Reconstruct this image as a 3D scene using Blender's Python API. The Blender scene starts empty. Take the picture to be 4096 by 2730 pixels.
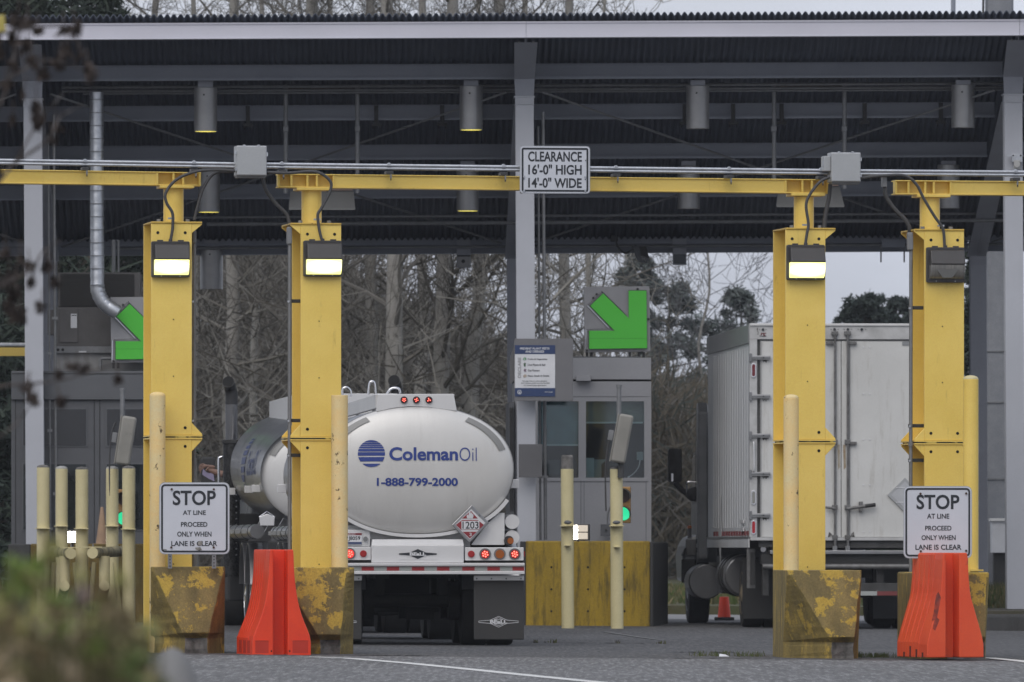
import bpy, bmesh, math, random
from mathutils import Vector, Matrix
R = random.Random(7)
C = bpy.context.scene.collection
sc = bpy.context.scene
# ------------------------------------------------------------------ camera, sky, sun, exposure
F, YH, ZC = 36000.0, 2190.0, 1.1          # focal length in photo pixels, horizon row, camera height (m)
cam = bpy.data.objects.new('camera', bpy.data.cameras.new('camera')); C.objects.link(cam)
cam.location = (0, 0, ZC); cam.rotation_euler = (math.pi/2, 0, 0)
cam.data.sensor_width = 36; cam.data.lens = 36*F/4096
cam.data.shift_y = (YH-1365)/4096
cam.data.clip_start = 1; cam.data.clip_end = 3000
cam.data.dof.use_dof = True; cam.data.dof.focus_distance = 96; cam.data.dof.aperture_fstop = 8
sc.camera = cam
w = bpy.data.worlds.new('World'); sc.world = w; w.use_nodes = True
nt = w.node_tree; nt.nodes.clear()
SUN_EL, SUN_AZ = math.radians(48), math.radians(200)
def nn(t, **k):
    n = nt.nodes.new(t)
    for a, b in k.items(): setattr(n, a, b)
    return n
sky = nn('ShaderNodeTexSky'); sky.sky_type = 'NISHITA'; sky.sun_disc = False
sky.sun_elevation = SUN_EL; sky.sun_rotation = SUN_AZ; sky.air_density = 1.6; sky.dust_density = 5
tc = nn('ShaderNodeTexCoord'); mp = nn('ShaderNodeMapping'); mp.inputs['Scale'].default_value = (1, 1, 3.2)
nz = nn('ShaderNodeTexNoise'); nz.inputs['Scale'].default_value = 9; nz.inputs['Detail'].default_value = 6; nz.inputs['Roughness'].default_value = .55
rp = nn('ShaderNodeValToRGB')
rp.color_ramp.elements[0].position = .34; rp.color_ramp.elements[0].color = (3.75, 3.98, 4.6, 1)
rp.color_ramp.elements[1].position = .68; rp.color_ramp.elements[1].color = (5.5, 5.85, 6.75, 1)
mx = nn('ShaderNodeMix', data_type='RGBA'); mx.inputs[0].default_value = .85
bg = nn('ShaderNodeBackground'); bg.inputs['Strength'].default_value = .1
out = nn('ShaderNodeOutputWorld')
L = nt.links.new
L(tc.outputs['Generated'], mp.inputs[0]); L(mp.outputs[0], nz.inputs['Vector']); L(nz.outputs['Fac'], rp.inputs[0])
L(sky.outputs[0], mx.inputs[6]); L(rp.outputs[0], mx.inputs[7]); L(mx.outputs[2], bg.inputs[0]); L(bg.outputs[0], out.inputs[0])
sun = bpy.data.objects.new('sun', bpy.data.lights.new('sun', 'SUN')); C.objects.link(sun)
sun.data.energy = .9; sun.data.angle = math.radians(50); sun.data.color = (1, .965, .92)
sd = Vector((math.sin(SUN_AZ)*math.cos(SUN_EL), math.cos(SUN_AZ)*math.cos(SUN_EL), math.sin(SUN_EL)))
sun.rotation_euler = sd.to_track_quat('Z', 'Y').to_euler(); sun.location = (0, 40, 60)
vs = sc.view_settings; vs.view_transform = 'Standard'; vs.look = 'None'; vs.exposure = .5; vs.gamma = 1
# ------------------------------------------------------------------ pixel -> place helpers
def Sx(D): return F/D
def P(x, y, D): return Vector(((x-2048)*D/F, D, ZC-(y-YH)*D/F))
def gz(X): return -.008*X                                 # gentle crossfall of the pavement
_o = {1:(0,0),2:(1366,0),3:(2730,0),4:(0,910),5:(1366,910),6:(2730,910),7:(0,1820),8:(1366,1820),9:(2730,1820)}
def c(k, x, y): a = _o[k]; return (a[0]+x/1.7225, a[1]+y/1.7225)
def cb(x, y): return (2000+.5102*x, 1330+.5102*y)
def ct(x, y): return (1350+.5102*x, 1500+.5102*y)
def cu(x, y): return (1350+.34*x, 2250+.34*y)
def cl(x, y): return (.3827*x, 1850+.3827*y)
# ------------------------------------------------------------------ materials
MATS = {}
def M(name, col, rough=.6, metal=0., col2=None, scale=3., lo=.35, hi=.7, stretch=(1,1,1), bump=0., emis=None, estr=0., dirt=None, dscale=8., dlo=.62, dhi=.72, dstretch=(1,1,1), fine=0., trans=0., coat=0., spec=None, detail=6):
    if name in MATS: return MATS[name]
    m = bpy.data.materials.new(name); m.use_nodes = True; t = m.node_tree; N = t.nodes; K = t.links.new
    b = N['Principled BSDF']
    b.inputs['Roughness'].default_value = rough; b.inputs['Metallic'].default_value = metal
    if trans: b.inputs['Transmission Weight'].default_value = trans
    if coat: b.inputs['Coat Weight'].default_value = coat
    if spec is not None: b.inputs['Specular IOR Level'].default_value = spec
    if emis:
        b.inputs['Emission Color'].default_value = (*emis, 1); b.inputs['Emission Strength'].default_value = estr
    b.inputs['Base Color'].default_value = (*col, 1)
    tcn = N.new('ShaderNodeTexCoord'); oi = N.new('ShaderNodeObjectInfo')
    ma = N.new('ShaderNodeMath'); ma.operation = 'MULTIPLY'; ma.inputs[1].default_value = 37.
    K(oi.outputs['Random'], ma.inputs[0])
    va = N.new('ShaderNodeVectorMath'); va.operation = 'ADD'; K(tcn.outputs['Object'], va.inputs[0]); K(ma.outputs[0], va.inputs[1])
    def noise(sca, st, det=detail, ro=.6):
        mpn = N.new('ShaderNodeMapping'); mpn.inputs['Scale'].default_value = st; K(va.outputs[0], mpn.inputs[0])
        n = N.new('ShaderNodeTexNoise'); n.inputs['Scale'].default_value = sca; n.inputs['Detail'].default_value = det; n.inputs['Roughness'].default_value = ro
        K(mpn.outputs[0], n.inputs['Vector']); return n
    def ramp(n, lo, hi):
        r = N.new('ShaderNodeMapRange'); r.inputs[1].default_value = lo; r.inputs[2].default_value = hi; K(n.outputs['Fac'], r.inputs[0]); return r
    cur = None
    if col2 is None: col2 = tuple(x*.86 for x in col)
    n1 = noise(scale, stretch); r1 = ramp(n1, lo, hi)
    mxn = N.new('ShaderNodeMix'); mxn.data_type = 'RGBA'; mxn.inputs[6].default_value = (*col, 1); mxn.inputs[7].default_value = (*col2, 1)
    K(r1.outputs[0], mxn.inputs[0]); cur = mxn.outputs[2]
    if dirt:
        n2 = noise(dscale, dstretch, 8, .7); r2 = ramp(n2, dlo, dhi)
        m2 = N.new('ShaderNodeMix'); m2.data_type = 'RGBA'; m2.inputs[7].default_value = (*dirt, 1)
        K(r2.outputs[0], m2.inputs[0]); K(cur, m2.inputs[6]); cur = m2.outputs[2]
    if fine:
        n3 = noise(60, (1,1,1), 2); 
        m3 = N.new('ShaderNodeMix'); m3.data_type = 'RGBA'; m3.blend_type = 'OVERLAY'; m3.inputs[0].default_value = fine
        K(cur, m3.inputs[6]); K(n3.outputs['Fac'], m3.inputs[7]); cur = m3.outputs[2]
    K(cur, b.inputs['Base Color'])
    if bump:
        bp = N.new('ShaderNodeBump'); bp.inputs['Strength'].default_value = bump; bp.inputs['Distance'].default_value = .02
        nb = noise(scale*6, stretch, 8, .7); K(nb.outputs['Fac'], bp.inputs['Height']); K(bp.outputs[0], b.inputs['Normal'])
    MATS[name] = m; return m
YEL = M('yellow_steel_paint', (.82,.605,.15), .45, col2=(.74,.53,.11), scale=1.6, dirt=(.36,.25,.06), dscale=5, dlo=.60, dhi=.9, dstretch=(3,3,.5), fine=.15)
BOLY = M('chipped_yellow_paint', (.80,.58,.25), .55, col2=(.72,.60,.33), scale=4, dirt=(.07,.045,.02), dscale=8, dlo=.605, dhi=.625, dstretch=(1,1,.7), fine=.2)
CREAM = M('cream_pipe_paint', (.62,.55,.32), .5, col2=(.53,.47,.26), scale=2.5, dirt=(.32,.24,.10), dscale=4, dlo=.66, dhi=.85, dstretch=(1,1,.6), fine=.15)
CREAMD = M('grimy_cream_paint', (.40,.35,.2), .65, col2=(.06,.055,.04), scale=5, lo=.4, hi=.7, stretch=(2,2,.4), fine=.2)
CONCY = M('weathered_yellow_concrete', (.27,.20,.06), .9, col2=(.12,.095,.038), scale=3, stretch=(2.5,2.5,.4), dirt=(.42,.29,.06), dscale=5, dlo=.55, dhi=.61, dstretch=(1.6,1.6,.6), bump=.5, fine=.4)
CONCN = M('flaking_yellow_concrete', (.29,.22,.085), .9, col2=(.13,.105,.048), scale=2.6, stretch=(1.6,1.6,.6), dirt=(.52,.36,.07), dscale=4.6, dlo=.52, dhi=.55, bump=.6, fine=.4)
CONCC = M('chipped_concrete', (.22,.21,.2), .95, col2=(.05,.05,.045), scale=9, bump=.8)
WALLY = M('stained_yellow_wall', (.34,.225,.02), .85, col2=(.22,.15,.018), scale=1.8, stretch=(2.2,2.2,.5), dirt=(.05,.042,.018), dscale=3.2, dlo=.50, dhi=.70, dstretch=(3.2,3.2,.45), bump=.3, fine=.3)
WALLG = M('dark_concrete', (.062,.062,.063), .9, col2=(.04,.04,.04), scale=2.5, stretch=(2,2,.5), bump=.3, fine=.3)
ORG = M('orange_plastic', (.80,.065,.022), .45, col2=(.70,.045,.016), scale=2, dirt=(.42,.06,.025), dscale=4, dlo=.58, dhi=.85, dstretch=(2,2,.5), spec=.35, fine=.1)
ORGF = M('faded_orange_plastic', (.74,.10,.035), .5, col2=(.66,.065,.025), scale=1.5, dirt=(.16,.035,.025), dscale=4.5, dlo=.66, dhi=.78, spec=.35, fine=.15)
STEELF = M('pale_grey_steel_paint', (.44,.455,.50), .5, col2=(.40,.415,.455), scale=1.2, fine=.1)
FASC = M('fascia_white_paint', (.60,.60,.68), .45, col2=(.55,.55,.62), scale=.8, stretch=(1,1,3), fine=.05)
STEELB = M('grey_beam_paint', (.26,.28,.33), .6, col2=(.23,.25,.30), scale=2, fine=.1)
STEELR = M('grey_rafter_paint', (.29,.305,.35), .55, col2=(.26,.27,.31), scale=2, fine=.1)
DECK = M('dark_roof_sheet', (.068,.082,.115), .6, col2=(.05,.06,.085), scale=1.5, fine=.1)
ROOFT = M('roof_top_sheet', (.10,.11,.13), .5, fine=.1)
GALV = M('galvanised_steel', (.52,.54,.58), .38, .75, col2=(.40,.42,.45), scale=9, fine=.3)
GALVD = M('dull_galvanised_steel', (.22,.225,.235), .55, .4, col2=(.17,.175,.18), scale=7, fine=.2)
BOXG = M('enclosure_grey', (.37,.385,.40), .45, col2=(.34,.355,.37), scale=2, fine=.08)
LAMPG = M('lamp_cylinder_grey', (.33,.33,.335), .36, .45, col2=(.27,.27,.275), scale=3, dirt=(.06,.06,.06), dscale=9, dlo=.7, dhi=.76)
BLK = M('black_rubber', (.022,.022,.024), .7, col2=(.035,.034,.034), scale=6, fine=.1)
DKP = M('dark_bronze_housing', (.035,.033,.034), .45, col2=(.045,.042,.042))
CABLE = M('grey_black_cable', (.055,.055,.058), .6)
SIGNW = M('sign_white', (.56,.585,.64), .4, col2=(.52,.545,.60), scale=3, dirt=(.35,.33,.3), dscale=7, dlo=.74, dhi=.82)
SIGNE = M('sign_edge', (.45,.47,.5), .4, .5)
INK = M('sign_black', (.015,.019,.026), .5)
RUST = M('rusty_bolt', (.07,.04,.028), .8)
HOLE = M('dark_hole', (.008,.008,.008), .9)
LIT = M('lit_lamp_glass', (.9,.9,.6), .3, emis=(1,.93,.42), estr=1.)
LITC = M('lit_lamp_core', (.9,.9,.7), .3, emis=(1,.97,.72), estr=7)
LITW = M('lit_white_lamp', (.9,.9,.85), .3, emis=(1,.93,.78), estr=8)
LITW2 = M('dim_white_lamp', (.6,.55,.48), .3, emis=(1,.85,.65), estr=.25)
UNLIT = M('unlit_lamp_glass', (.22,.215,.205), .2, col2=(.13,.13,.125), scale=4, stretch=(12,1,1))
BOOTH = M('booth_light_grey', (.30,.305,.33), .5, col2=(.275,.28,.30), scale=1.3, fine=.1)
BOOTHD = M('booth_dark_grey', (.10,.105,.115), .6, col2=(.085,.09,.1), scale=1.3, fine=.1)
BOARD = M('grey_board', (.155,.155,.165), .55, fine=.1)
HVAC = M('hvac_grey', (.105,.10,.10), .6, col2=(.075,.072,.07), scale=3, fine=.2)
LOUV = M('dark_louvre', (.022,.021,.02), .6, col2=(.035,.033,.03), scale=6, stretch=(.3,1,9))
TEALB = M('teal_blind', (.06,.14,.165), .25, col2=(.05,.115,.135), scale=1.5, spec=.4)
TEALL = M('pale_teal', (.28,.37,.38), .4)
DGLS = M('dark_glass', (.012,.016,.018), .08, spec=.5)
GREEN = M('green_arrow_face', (.055,.36,.035), .35, col2=(.05,.33,.03), emis=(.06,.5,.03), estr=.13)
NAVY = M('navy_print', (.022,.045,.13), .4)
WHITEP = M('white_print', (.66,.67,.70), .5)
GREYP = M('grey_print', (.3,.3,.31), .5)
DBLUEP = M('dim_blue_print', (.06,.085,.17), .5)
GRNP = M('green_print', (.05,.2,.08), .5)
LEDG = M('green_led', (.05,.6,.35), .4, emis=(.03,.8,.36), estr=.65, scale=30)
TLY = M('traffic_light_yellow', (.36,.20,.06), .5, col2=(.28,.15,.05))
# tanker
ALUP = M('polished_aluminium', (.37,.37,.38), .28, .9, col2=(.29,.29,.30), scale=1.2, stretch=(1,8,1), fine=.05)
ALUS = M('satin_aluminium', (.62,.615,.605), .40, .2, col2=(.565,.56,.55), scale=1.4, stretch=(2.2,1,.5), dirt=(.44,.43,.41), dscale=4, dlo=.60, dhi=.9, dstretch=(3,1,.35), fine=.06)
ALUW = M('bright_aluminium', (.68,.68,.69), .36, .25, col2=(.62,.62,.63), scale=2)
BLUE = M('blue_lettering', (.022,.05,.25), .45)
TAPEG = M('grey_reflective_tape', (.25,.25,.245), .4)
TAPER = M('red_reflective_tape', (.34,.025,.03), .4)
TAPEW = M('silver_reflective_tape', (.36,.38,.37), .4)
LEDR = M('lit_red_led', (.6,.02,.02), .4, emis=(1,.05,.04), estr=.5)
LEDRC = M('lit_red_diode', (.8,.1,.08), .4, emis=(1,.16,.11), estr=2.2)
REDL = M('red_reflector', (.36,.018,.02), .25)
REDD = M('dark_red_lens', (.12,.01,.012), .25)
AMB = M('amber_lens', (.32,.085,.01), .25)
UNDER = M('dark_chassis', (.02,.02,.021), .7, col2=(.03,.03,.03))
TYRE = M('tyre_rubber', (.02,.02,.021), .8, col2=(.03,.029,.028), scale=6)
CHROME = M('chrome', (.75,.75,.77), .12, 1.)
SKIN = M('skin', (.20,.115,.085), .55, fine=.1)
LILAC = M('lilac_paper', (.27,.24,.36), .7)
CLOTH = M('dark_cloth', (.03,.03,.035), .9)
# box truck
TRW = M('white_truck_body', (.60,.60,.585), .5, col2=(.53,.53,.515), scale=1.4, dirt=(.34,.32,.28), dscale=3.5, dlo=.54, dhi=.85, dstretch=(3,3,.4), fine=.1)
TRS = M('grey_truck_side', (.62,.63,.64), .42, .0, col2=(.52,.53,.54), scale=1.2, stretch=(1,1,.6), fine=.08)
TRG = M('rear_frame_grey', (.50,.50,.50), .5, col2=(.36,.36,.355), scale=5, dirt=(.06,.055,.05), dscale=9, dlo=.70, dhi=.74)
RODG = M('lock_rod_grey', (.19,.19,.19), .5, .4, col2=(.10,.095,.09), scale=8)
CABG = M('grey_cab_paint', (.17,.175,.185), .35, col2=(.12,.125,.13), coat=.3)
# ------------------------------------------------------------------ mesh builder
class MB:
    def __init__(s): s.v = []; s.f = []; s.mi = []; s.m = 0
    def add(s, vs, fs):
        o = len(s.v); s.v += [tuple(x) for x in vs]
        for f in fs: s.f.append(tuple(i+o for i in f)); s.mi.append(s.m)
    def box(s, a, b):
        x0,y0,z0 = a; x1,y1,z1 = b
        s.add([(x0,y0,z0),(x1,y0,z0),(x1,y1,z0),(x0,y1,z0),(x0,y0,z1),(x1,y0,z1),(x1,y1,z1),(x0,y1,z1)],
              [(0,1,5,4),(1,2,6,5),(2,3,7,6),(3,0,4,7),(4,5,6,7),(3,2,1,0)]); return s
    def hexa(s, p):                                        # eight corners, bottom ring then top ring
        s.add(p, [(0,1,5,4),(1,2,6,5),(2,3,7,6),(3,0,4,7),(4,5,6,7),(3,2,1,0)]); return s
    def prism(s, pts, ax, a, b):
        n = len(pts)
        f = {'x': lambda p, t: (t,p[0],p[1]), 'y': lambda p, t: (p[0],t,p[1]), 'z': lambda p, t: (p[0],p[1],t)}[ax]
        s.add([f(p,a) for p in pts]+[f(p,b) for p in pts],
              [tuple(range(n))[::-1], tuple(range(n,2*n))]+[(i,(i+1)%n,n+(i+1)%n,n+i) for i in range(n)]); return s
    def loft(s, rings, cap=True):
        n = len(rings[0]); vs = [p for r in rings for p in r]; fs = []
        for k in range(len(rings)-1):
            for i in range(n): fs.append((k*n+i,k*n+(i+1)%n,(k+1)*n+(i+1)%n,(k+1)*n+i))
        if cap: fs += [tuple(range(n))[::-1], tuple((len(rings)-1)*n+i for i in range(n))]
        s.add(vs, fs); return s
    def tube(s, pts, r, n=8, cap=True):
        pts = [Vector(p) for p in pts]; rs = r if isinstance(r, (list,tuple)) else [r]*len(pts)
        t = (pts[1]-pts[0]).normalized(); u = t.orthogonal().normalized(); rings = []
        for i, p in enumerate(pts):
            a = pts[max(0,i-1)]; b = pts[min(len(pts)-1,i+1)]; t = (b-a).normalized()
            u = (u-t*u.dot(t)); u = u.normalized() if u.length > 1e-6 else t.orthogonal().normalized(); q = t.cross(u)
            rings.append([p+(u*math.cos(2*math.pi*k/n)+q*math.sin(2*math.pi*k/n))*rs[i] for k in range(n)])
        return s.loft(rings, cap)
    def cyl(s, p, q, r, r2=None, n=20): return s.tube([p,q], [r, r if r2 is None else r2], n)
    def ball(s, ce, rad, n=10, m=7):
        rings = []
        for j in range(m+1):
            a = math.pi*(j+.02)/(m+.04); rings.append([(ce[0]+rad[0]*math.sin(a)*math.cos(2*math.pi*i/n), ce[1]+rad[1]*math.sin(a)*math.sin(2*math.pi*i/n), ce[2]+rad[2]*math.cos(a)) for i in range(n)])
        return s.loft(rings)
    def build(s, name, mats, parent=None, bevel=0., smooth=None, recalc=True):
        me = bpy.data.meshes.new(name); me.from_pydata(s.v, [], s.f)
        if not isinstance(mats, (list,tuple)): mats = [mats]
        for m in mats: me.materials.append(m)
        if len(mats) > 1: me.polygons.foreach_set('material_index', s.mi)
        if recalc:
            b = bmesh.new(); b.from_mesh(me); bmesh.ops.recalc_face_normals(b, faces=b.faces); b.to_mesh(me); b.free()
        if smooth is not None:
            me.shade_smooth(); me.set_sharp_from_angle(angle=math.radians(smooth))
        o = bpy.data.objects.new(name, me); C.objects.link(o)
        if parent: o.parent = parent
        if bevel:
            mo = o.modifiers.new('bevel', 'BEVEL'); mo.width = bevel; mo.segments = 2; mo.limit_method = 'ANGLE'; mo.harden_normals = False
        return o
def tag(o, label=None, cat=None, group=None, kind=None):
    if label: o['label'] = label
    if cat: o['category'] = cat
    if group: o['group'] = group
    if kind: o['kind'] = kind
    return o
class T:                                                   # a thing: an Empty at its base with its own axes; u right, v away, z up
    def __init__(s, name, label, cat, px, py, D, th=0., group=None):
        p = P(px, py, D); s.X0, s.D0, s.z0, s.th = p.x, p.y, p.z, th
        s.e = bpy.data.objects.new(name, None); C.objects.link(s.e); s.e.location = p; s.e.rotation_euler = (0,0,th)
        s.e.empty_display_size = .3; tag(s.e, label, cat, group)
    def L(s, x, y, v=0.):
        k = (x-2048)/F; sn, cs = math.sin(s.th), math.cos(s.th)
        ox = s.X0-v*sn; oy = s.D0+v*cs; u = (k*oy-ox)/(cs-k*sn); D = oy+u*sn
        return Vector((u, v, ZC-(y-YH)*D/F-s.z0))
    def rect(s, mb, x0, x1, y0, y1, v0, v1):
        a = s.L(x0,y1,v0); b = s.L(x1,y0,v0); mb.box((a.x,v0,a.z),(b.x,v1,b.z)); return mb
    def poly(s, mb, pts, v0, v1):
        q = [s.L(x,y,v0) for x,y in pts]; mb.prism([(p.x,p.z) for p in q],'y',v0,v1); return mb
    def R(s, name, mat, x0, x1, y0, y1, v0, v1, parent=None, bevel=0.):
        return s.rect(MB(),x0,x1,y0,y1,v0,v1).build(name,mat,parent or s.e,bevel)
    def G(s, name, mat, pts, v0, v1, parent=None, bevel=0.): return s.poly(MB(),pts,v0,v1).build(name,mat,parent or s.e,bevel)
    def Cy(s, name, mat, x, y, r, v0, v1, parent=None, n=24, r2=None):
        p = s.L(x,y,v0); k = 1/Sx(s.D0); return MB().cyl(p,(p.x,v1,p.z),r*k,None if r2 is None else r2*k,n).build(name,mat,parent or s.e,smooth=40)
    def tube(s, mb, pts, r, v=0., n=8): mb.tube([s.L(p[0],p[1],p[2] if len(p)>2 else v) for p in pts], r, n); return mb
def smoothpts(pts, k=6):
    o = []; n = len(pts)
    for i in range(n-1):
        p = [pts[max(0,i-1)],pts[i],pts[i+1],pts[min(n-1,i+2)]]
        for j in range(k):
            t = j/k; o.append(tuple(.5*(2*b+(cc-a)*t+(2*a-5*b+4*cc-d)*t*t+(3*b-a-3*cc+d)*t**3) for a,b,cc,d in zip(*p)))
    o.append(tuple(pts[-1])); return o
def rrect(x0, x1, y0, y1, r, n=5):
    o = []
    for cx, cy, a in ((x1-r,y1-r,0),(x0+r,y1-r,90),(x0+r,y0+r,180),(x1-r,y0+r,270)):
        for i in range(n+1):
            t = math.radians(a+90*i/n); o.append((cx+r*math.cos(t), cy+r*math.sin(t)))
    return o
TEXTS = []
def text(t, s, x0, x1, y0, y1, v, mat, parent, off=0., name='lettering', vert=False, shear=0.):
    me = bpy.data.meshes.new(name); me.materials.append(mat); o = bpy.data.objects.new(name, me); C.objects.link(o); o.parent = parent
    cu_ = bpy.data.curves.new('t', 'FONT'); cu_.body = s; cu_.offset = off; cu_.fill_mode = 'FRONT'; cu_.resolution_u = 4; cu_.shear = shear
    co = bpy.data.objects.new('t', cu_); C.objects.link(co)
    TEXTS.append((o, co, t.L(x0,y1,v), t.L(x1,y0,v), vert)); return o
def finish_texts():
    dg = bpy.context.evaluated_depsgraph_get(); dg.update()
    for o, co, a, b, vert, *fn in TEXTS:
        me = bpy.data.meshes.new_from_object(co.evaluated_get(dg)); xy = [(v.co.x, v.co.y) for v in me.vertices]
        if vert: xy = [(-y, x) for x, y in xy]
        xs = [p[0] for p in xy]; ys = [p[1] for p in xy]; X0, X1, Y0, Y1 = min(xs), max(xs), min(ys), max(ys)
        q = [(a.x+(x-X0)/(X1-X0)*(b.x-a.x), a.y, a.z+(y-Y0)/(Y1-Y0)*(b.z-a.z)) for x, y in xy]
        if fn: q = [fn[0]((x-X0)/(X1-X0),(y-Y0)/(Y1-Y0)) for x, y in xy]
        fs = [tuple(p.vertices) for p in me.polygons]; mt = o.data.materials[0]
        m2 = bpy.data.meshes.new(o.name); m2.from_pydata(q, [], fs); m2.materials.append(mt); o.data = m2
        bpy.data.meshes.remove(me)
    for o, co, *_ in TEXTS: bpy.data.objects.remove(co)
def struct(name, mb, mat, **k): return tag(mb.build(name, mat, **k), kind='structure')

m = MATS['lit_lamp_glass']; t_ = m.node_tree; N_ = t_.nodes; K_ = t_.links.new; bs_ = N_['Principled BSDF']
g_ = N_.new('ShaderNodeTexCoord'); mp_ = N_.new('ShaderNodeMapping'); mp_.inputs['Location'].default_value = (-.5,0,-.5); mp_.inputs['Scale'].default_value = (1,0,1)
ln_ = N_.new('ShaderNodeVectorMath'); ln_.operation = 'LENGTH'; K_(g_.outputs['Generated'], mp_.inputs[0])
sc_ = N_.new('ShaderNodeVectorMath'); sc_.operation = 'MULTIPLY'; sc_.inputs[1].default_value = (1.0,1,1.25); K_(mp_.outputs[0], sc_.inputs[0]); K_(sc_.outputs[0], ln_.inputs[0])
r_ = N_.new('ShaderNodeValToRGB'); r_.color_ramp.elements[0].position = .30; r_.color_ramp.elements[0].color = (1,.98,.80,1); r_.color_ramp.elements[1].position = .62; r_.color_ramp.elements[1].color = (.80,.78,.22,1)
K_(ln_.outputs['Value'], r_.inputs[0]); K_(r_.outputs[0], bs_.inputs['Emission Color']); bs_.inputs['Emission Strength'].default_value = 1.5
# ------------------------------------------------------------------ ground and road
def asphalt(name, a, b_, sp, bump=.6):
    m = bpy.data.materials.new(name); m.use_nodes = True; t = m.node_tree; N = t.nodes; K = t.links.new; bs = N['Principled BSDF']
    bs.inputs['Roughness'].default_value = .85; bs.inputs['Specular IOR Level'].default_value = .25
    tcn = N.new('ShaderNodeTexCoord')
    def mapped(sc3):
        q = N.new('ShaderNodeMapping'); q.inputs['Scale'].default_value = sc3; K(tcn.outputs['Object'], q.inputs[0]); return q.outputs[0]
    n1 = N.new('ShaderNodeTexNoise'); n1.inputs['Scale'].default_value = .5; n1.inputs['Detail'].default_value = 8; n1.inputs['Roughness'].default_value = .65; K(mapped((1,.22,1)), n1.inputs['Vector'])
    n2 = N.new('ShaderNodeTexNoise'); n2.inputs['Scale'].default_value = 22; n2.inputs['Detail'].default_value = 5; n2.inputs['Roughness'].default_value = .8; K(mapped((1,.045,1)), n2.inputs['Vector'])
    r1 = N.new('ShaderNodeMapRange'); r1.inputs[1].default_value = .35; r1.inputs[2].default_value = .68; K(n1.outputs['Fac'], r1.inputs[0])
    m1 = N.new('ShaderNodeMix'); m1.data_type = 'RGBA'; m1.inputs[6].default_value = (*a,1); m1.inputs[7].default_value = (*b_,1); K(r1.outputs[0], m1.inputs[0])
    r2 = N.new('ShaderNodeMapRange'); r2.inputs[1].default_value = .50; r2.inputs[2].default_value = .72; K(n2.outputs['Fac'], r2.inputs[0])
    m2 = N.new('ShaderNodeMix'); m2.data_type = 'RGBA'; m2.inputs[7].default_value = (*sp,1); K(r2.outputs[0], m2.inputs[0]); K(m1.outputs[2], m2.inputs[6])
    r3 = N.new('ShaderNodeMapRange'); r3.inputs[1].default_value = .46; r3.inputs[2].default_value = .30; K(n2.outputs['Fac'], r3.inputs[0])
    m3 = N.new('ShaderNodeMix'); m3.data_type = 'RGBA'; m3.inputs[7].default_value = tuple(x*.45 for x in a)+(1,); K(r3.outputs[0], m3.inputs[0]); K(m2.outputs[2], m3.inputs[6])
    K(m3.outputs[2], bs.inputs['Base Color'])
    bp = N.new('ShaderNodeBump'); bp.inputs['Strength'].default_value = bump; bp.inputs['Distance'].default_value = .02; K(n2.outputs['Fac'], bp.inputs['Height']); K(bp.outputs[0], bs.inputs['Normal'])
    return m
AS1 = asphalt('lane_asphalt', (.095,.095,.098), (.07,.07,.073), (.165,.165,.165))
AS2 = asphalt('road_chip_seal', (.15,.15,.153), (.115,.115,.117), (.36,.36,.36))
GRS = M('verge_grass', (.045,.06,.02), .9, col2=(.075,.06,.03), scale=1.5, bump=.8)
EARTH = M('verge_earth', (.07,.06,.045), .95, col2=(.05,.05,.03), scale=.6, bump=.6)
def sheet(name, pts, dz, mat):
    mb = MB(); mb.add([(x,y,gz(x)+dz) for x,y in pts],[tuple(range(len(pts)))]); return struct(name, mb, mat, recalc=False)
sheet('ground', [(-300,-40),(300,-40),(300,620),(-300,620)], -.008, EARTH)
sheet('lane_pavement', [(-40,60),(40,60),(40,152),(-40,152)], 0, AS1)
sheet('road', [(-40,20),(40,20),(40,89.2),(3,89.6),(-40,90)], .004, AS2)
sheet('road_beyond', [(-40,139.5),(60,139.5),(60,150),(-40,150)], .004, M('pale_asphalt', (.2,.2,.205), .85, scale=2, bump=.3))
mb = MB()                                                  # grassy verge beyond the far road, with its kerb
mb.loft([[(-60,150,-.5),(60,150,-.9),(60,150,-.48+.15),(-60,150,.48+.15)],[(-60,165,-.5),(60,165,-.9),(60,165,-.2),(-60,165,.9)],[(-90,260,-.5),(90,260,-.9),(90,260,.2),(-90,260,1.6)]])
struct('verge', mb, GRS)
LINE = M('road_paint', (.70,.70,.68), .7, col2=(.55,.55,.54), scale=3, dirt=(.22,.22,.22), dscale=9, dlo=.64, dhi=.7)
def painted(pts, wd):
    vs = []; n = len(pts)
    for (x, y) in pts:
        D = F*ZC/(y-YH); X = (x-2048)*D/F; D = F*(ZC-gz(X))/(y-YH); X = (x-2048)*D/F
        vs += [(X-wd/2, D, gz(X-wd/2)+.008), (X+wd/2, D, gz(X+wd/2)+.008)]
    mb = MB(); mb.add(vs, [(2*i,2*i+1,2*i+3,2*i+2) for i in range(n-1)]); return struct('road_marking', mb, LINE, recalc=False)
painted([(1240,2631),(1400,2637),(1630,2656),(1860,2679),(2100,2704),(2350,2729),(2700,2763)], .17)
painted([(3800,2629),(3950,2634),(4096,2648),(4400,2690)], .17)
LINE = M('worn_road_paint', (.20,.20,.198), .8, col2=(.13,.13,.13), scale=6); painted([(2420,2530),(2560,2552),(2640,2562)], .05)
# kerbed island at the right-hand canopy column, and the earth on it
mb = MB(); D = 124.5
mb.prism([(6.2,D),(14,D-1.2),(14,139),(6.9,139)],'z',-.3,.17); struct('kerb_island', mb, WALLG, bevel=.04)
mb = MB(); mb.prism([(6.5,D+.5),(13.6,D-.5),(13.6,138.6),(7.1,138.6)],'z',.1,.215); struct('island_soil', mb, EARTH)
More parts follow.
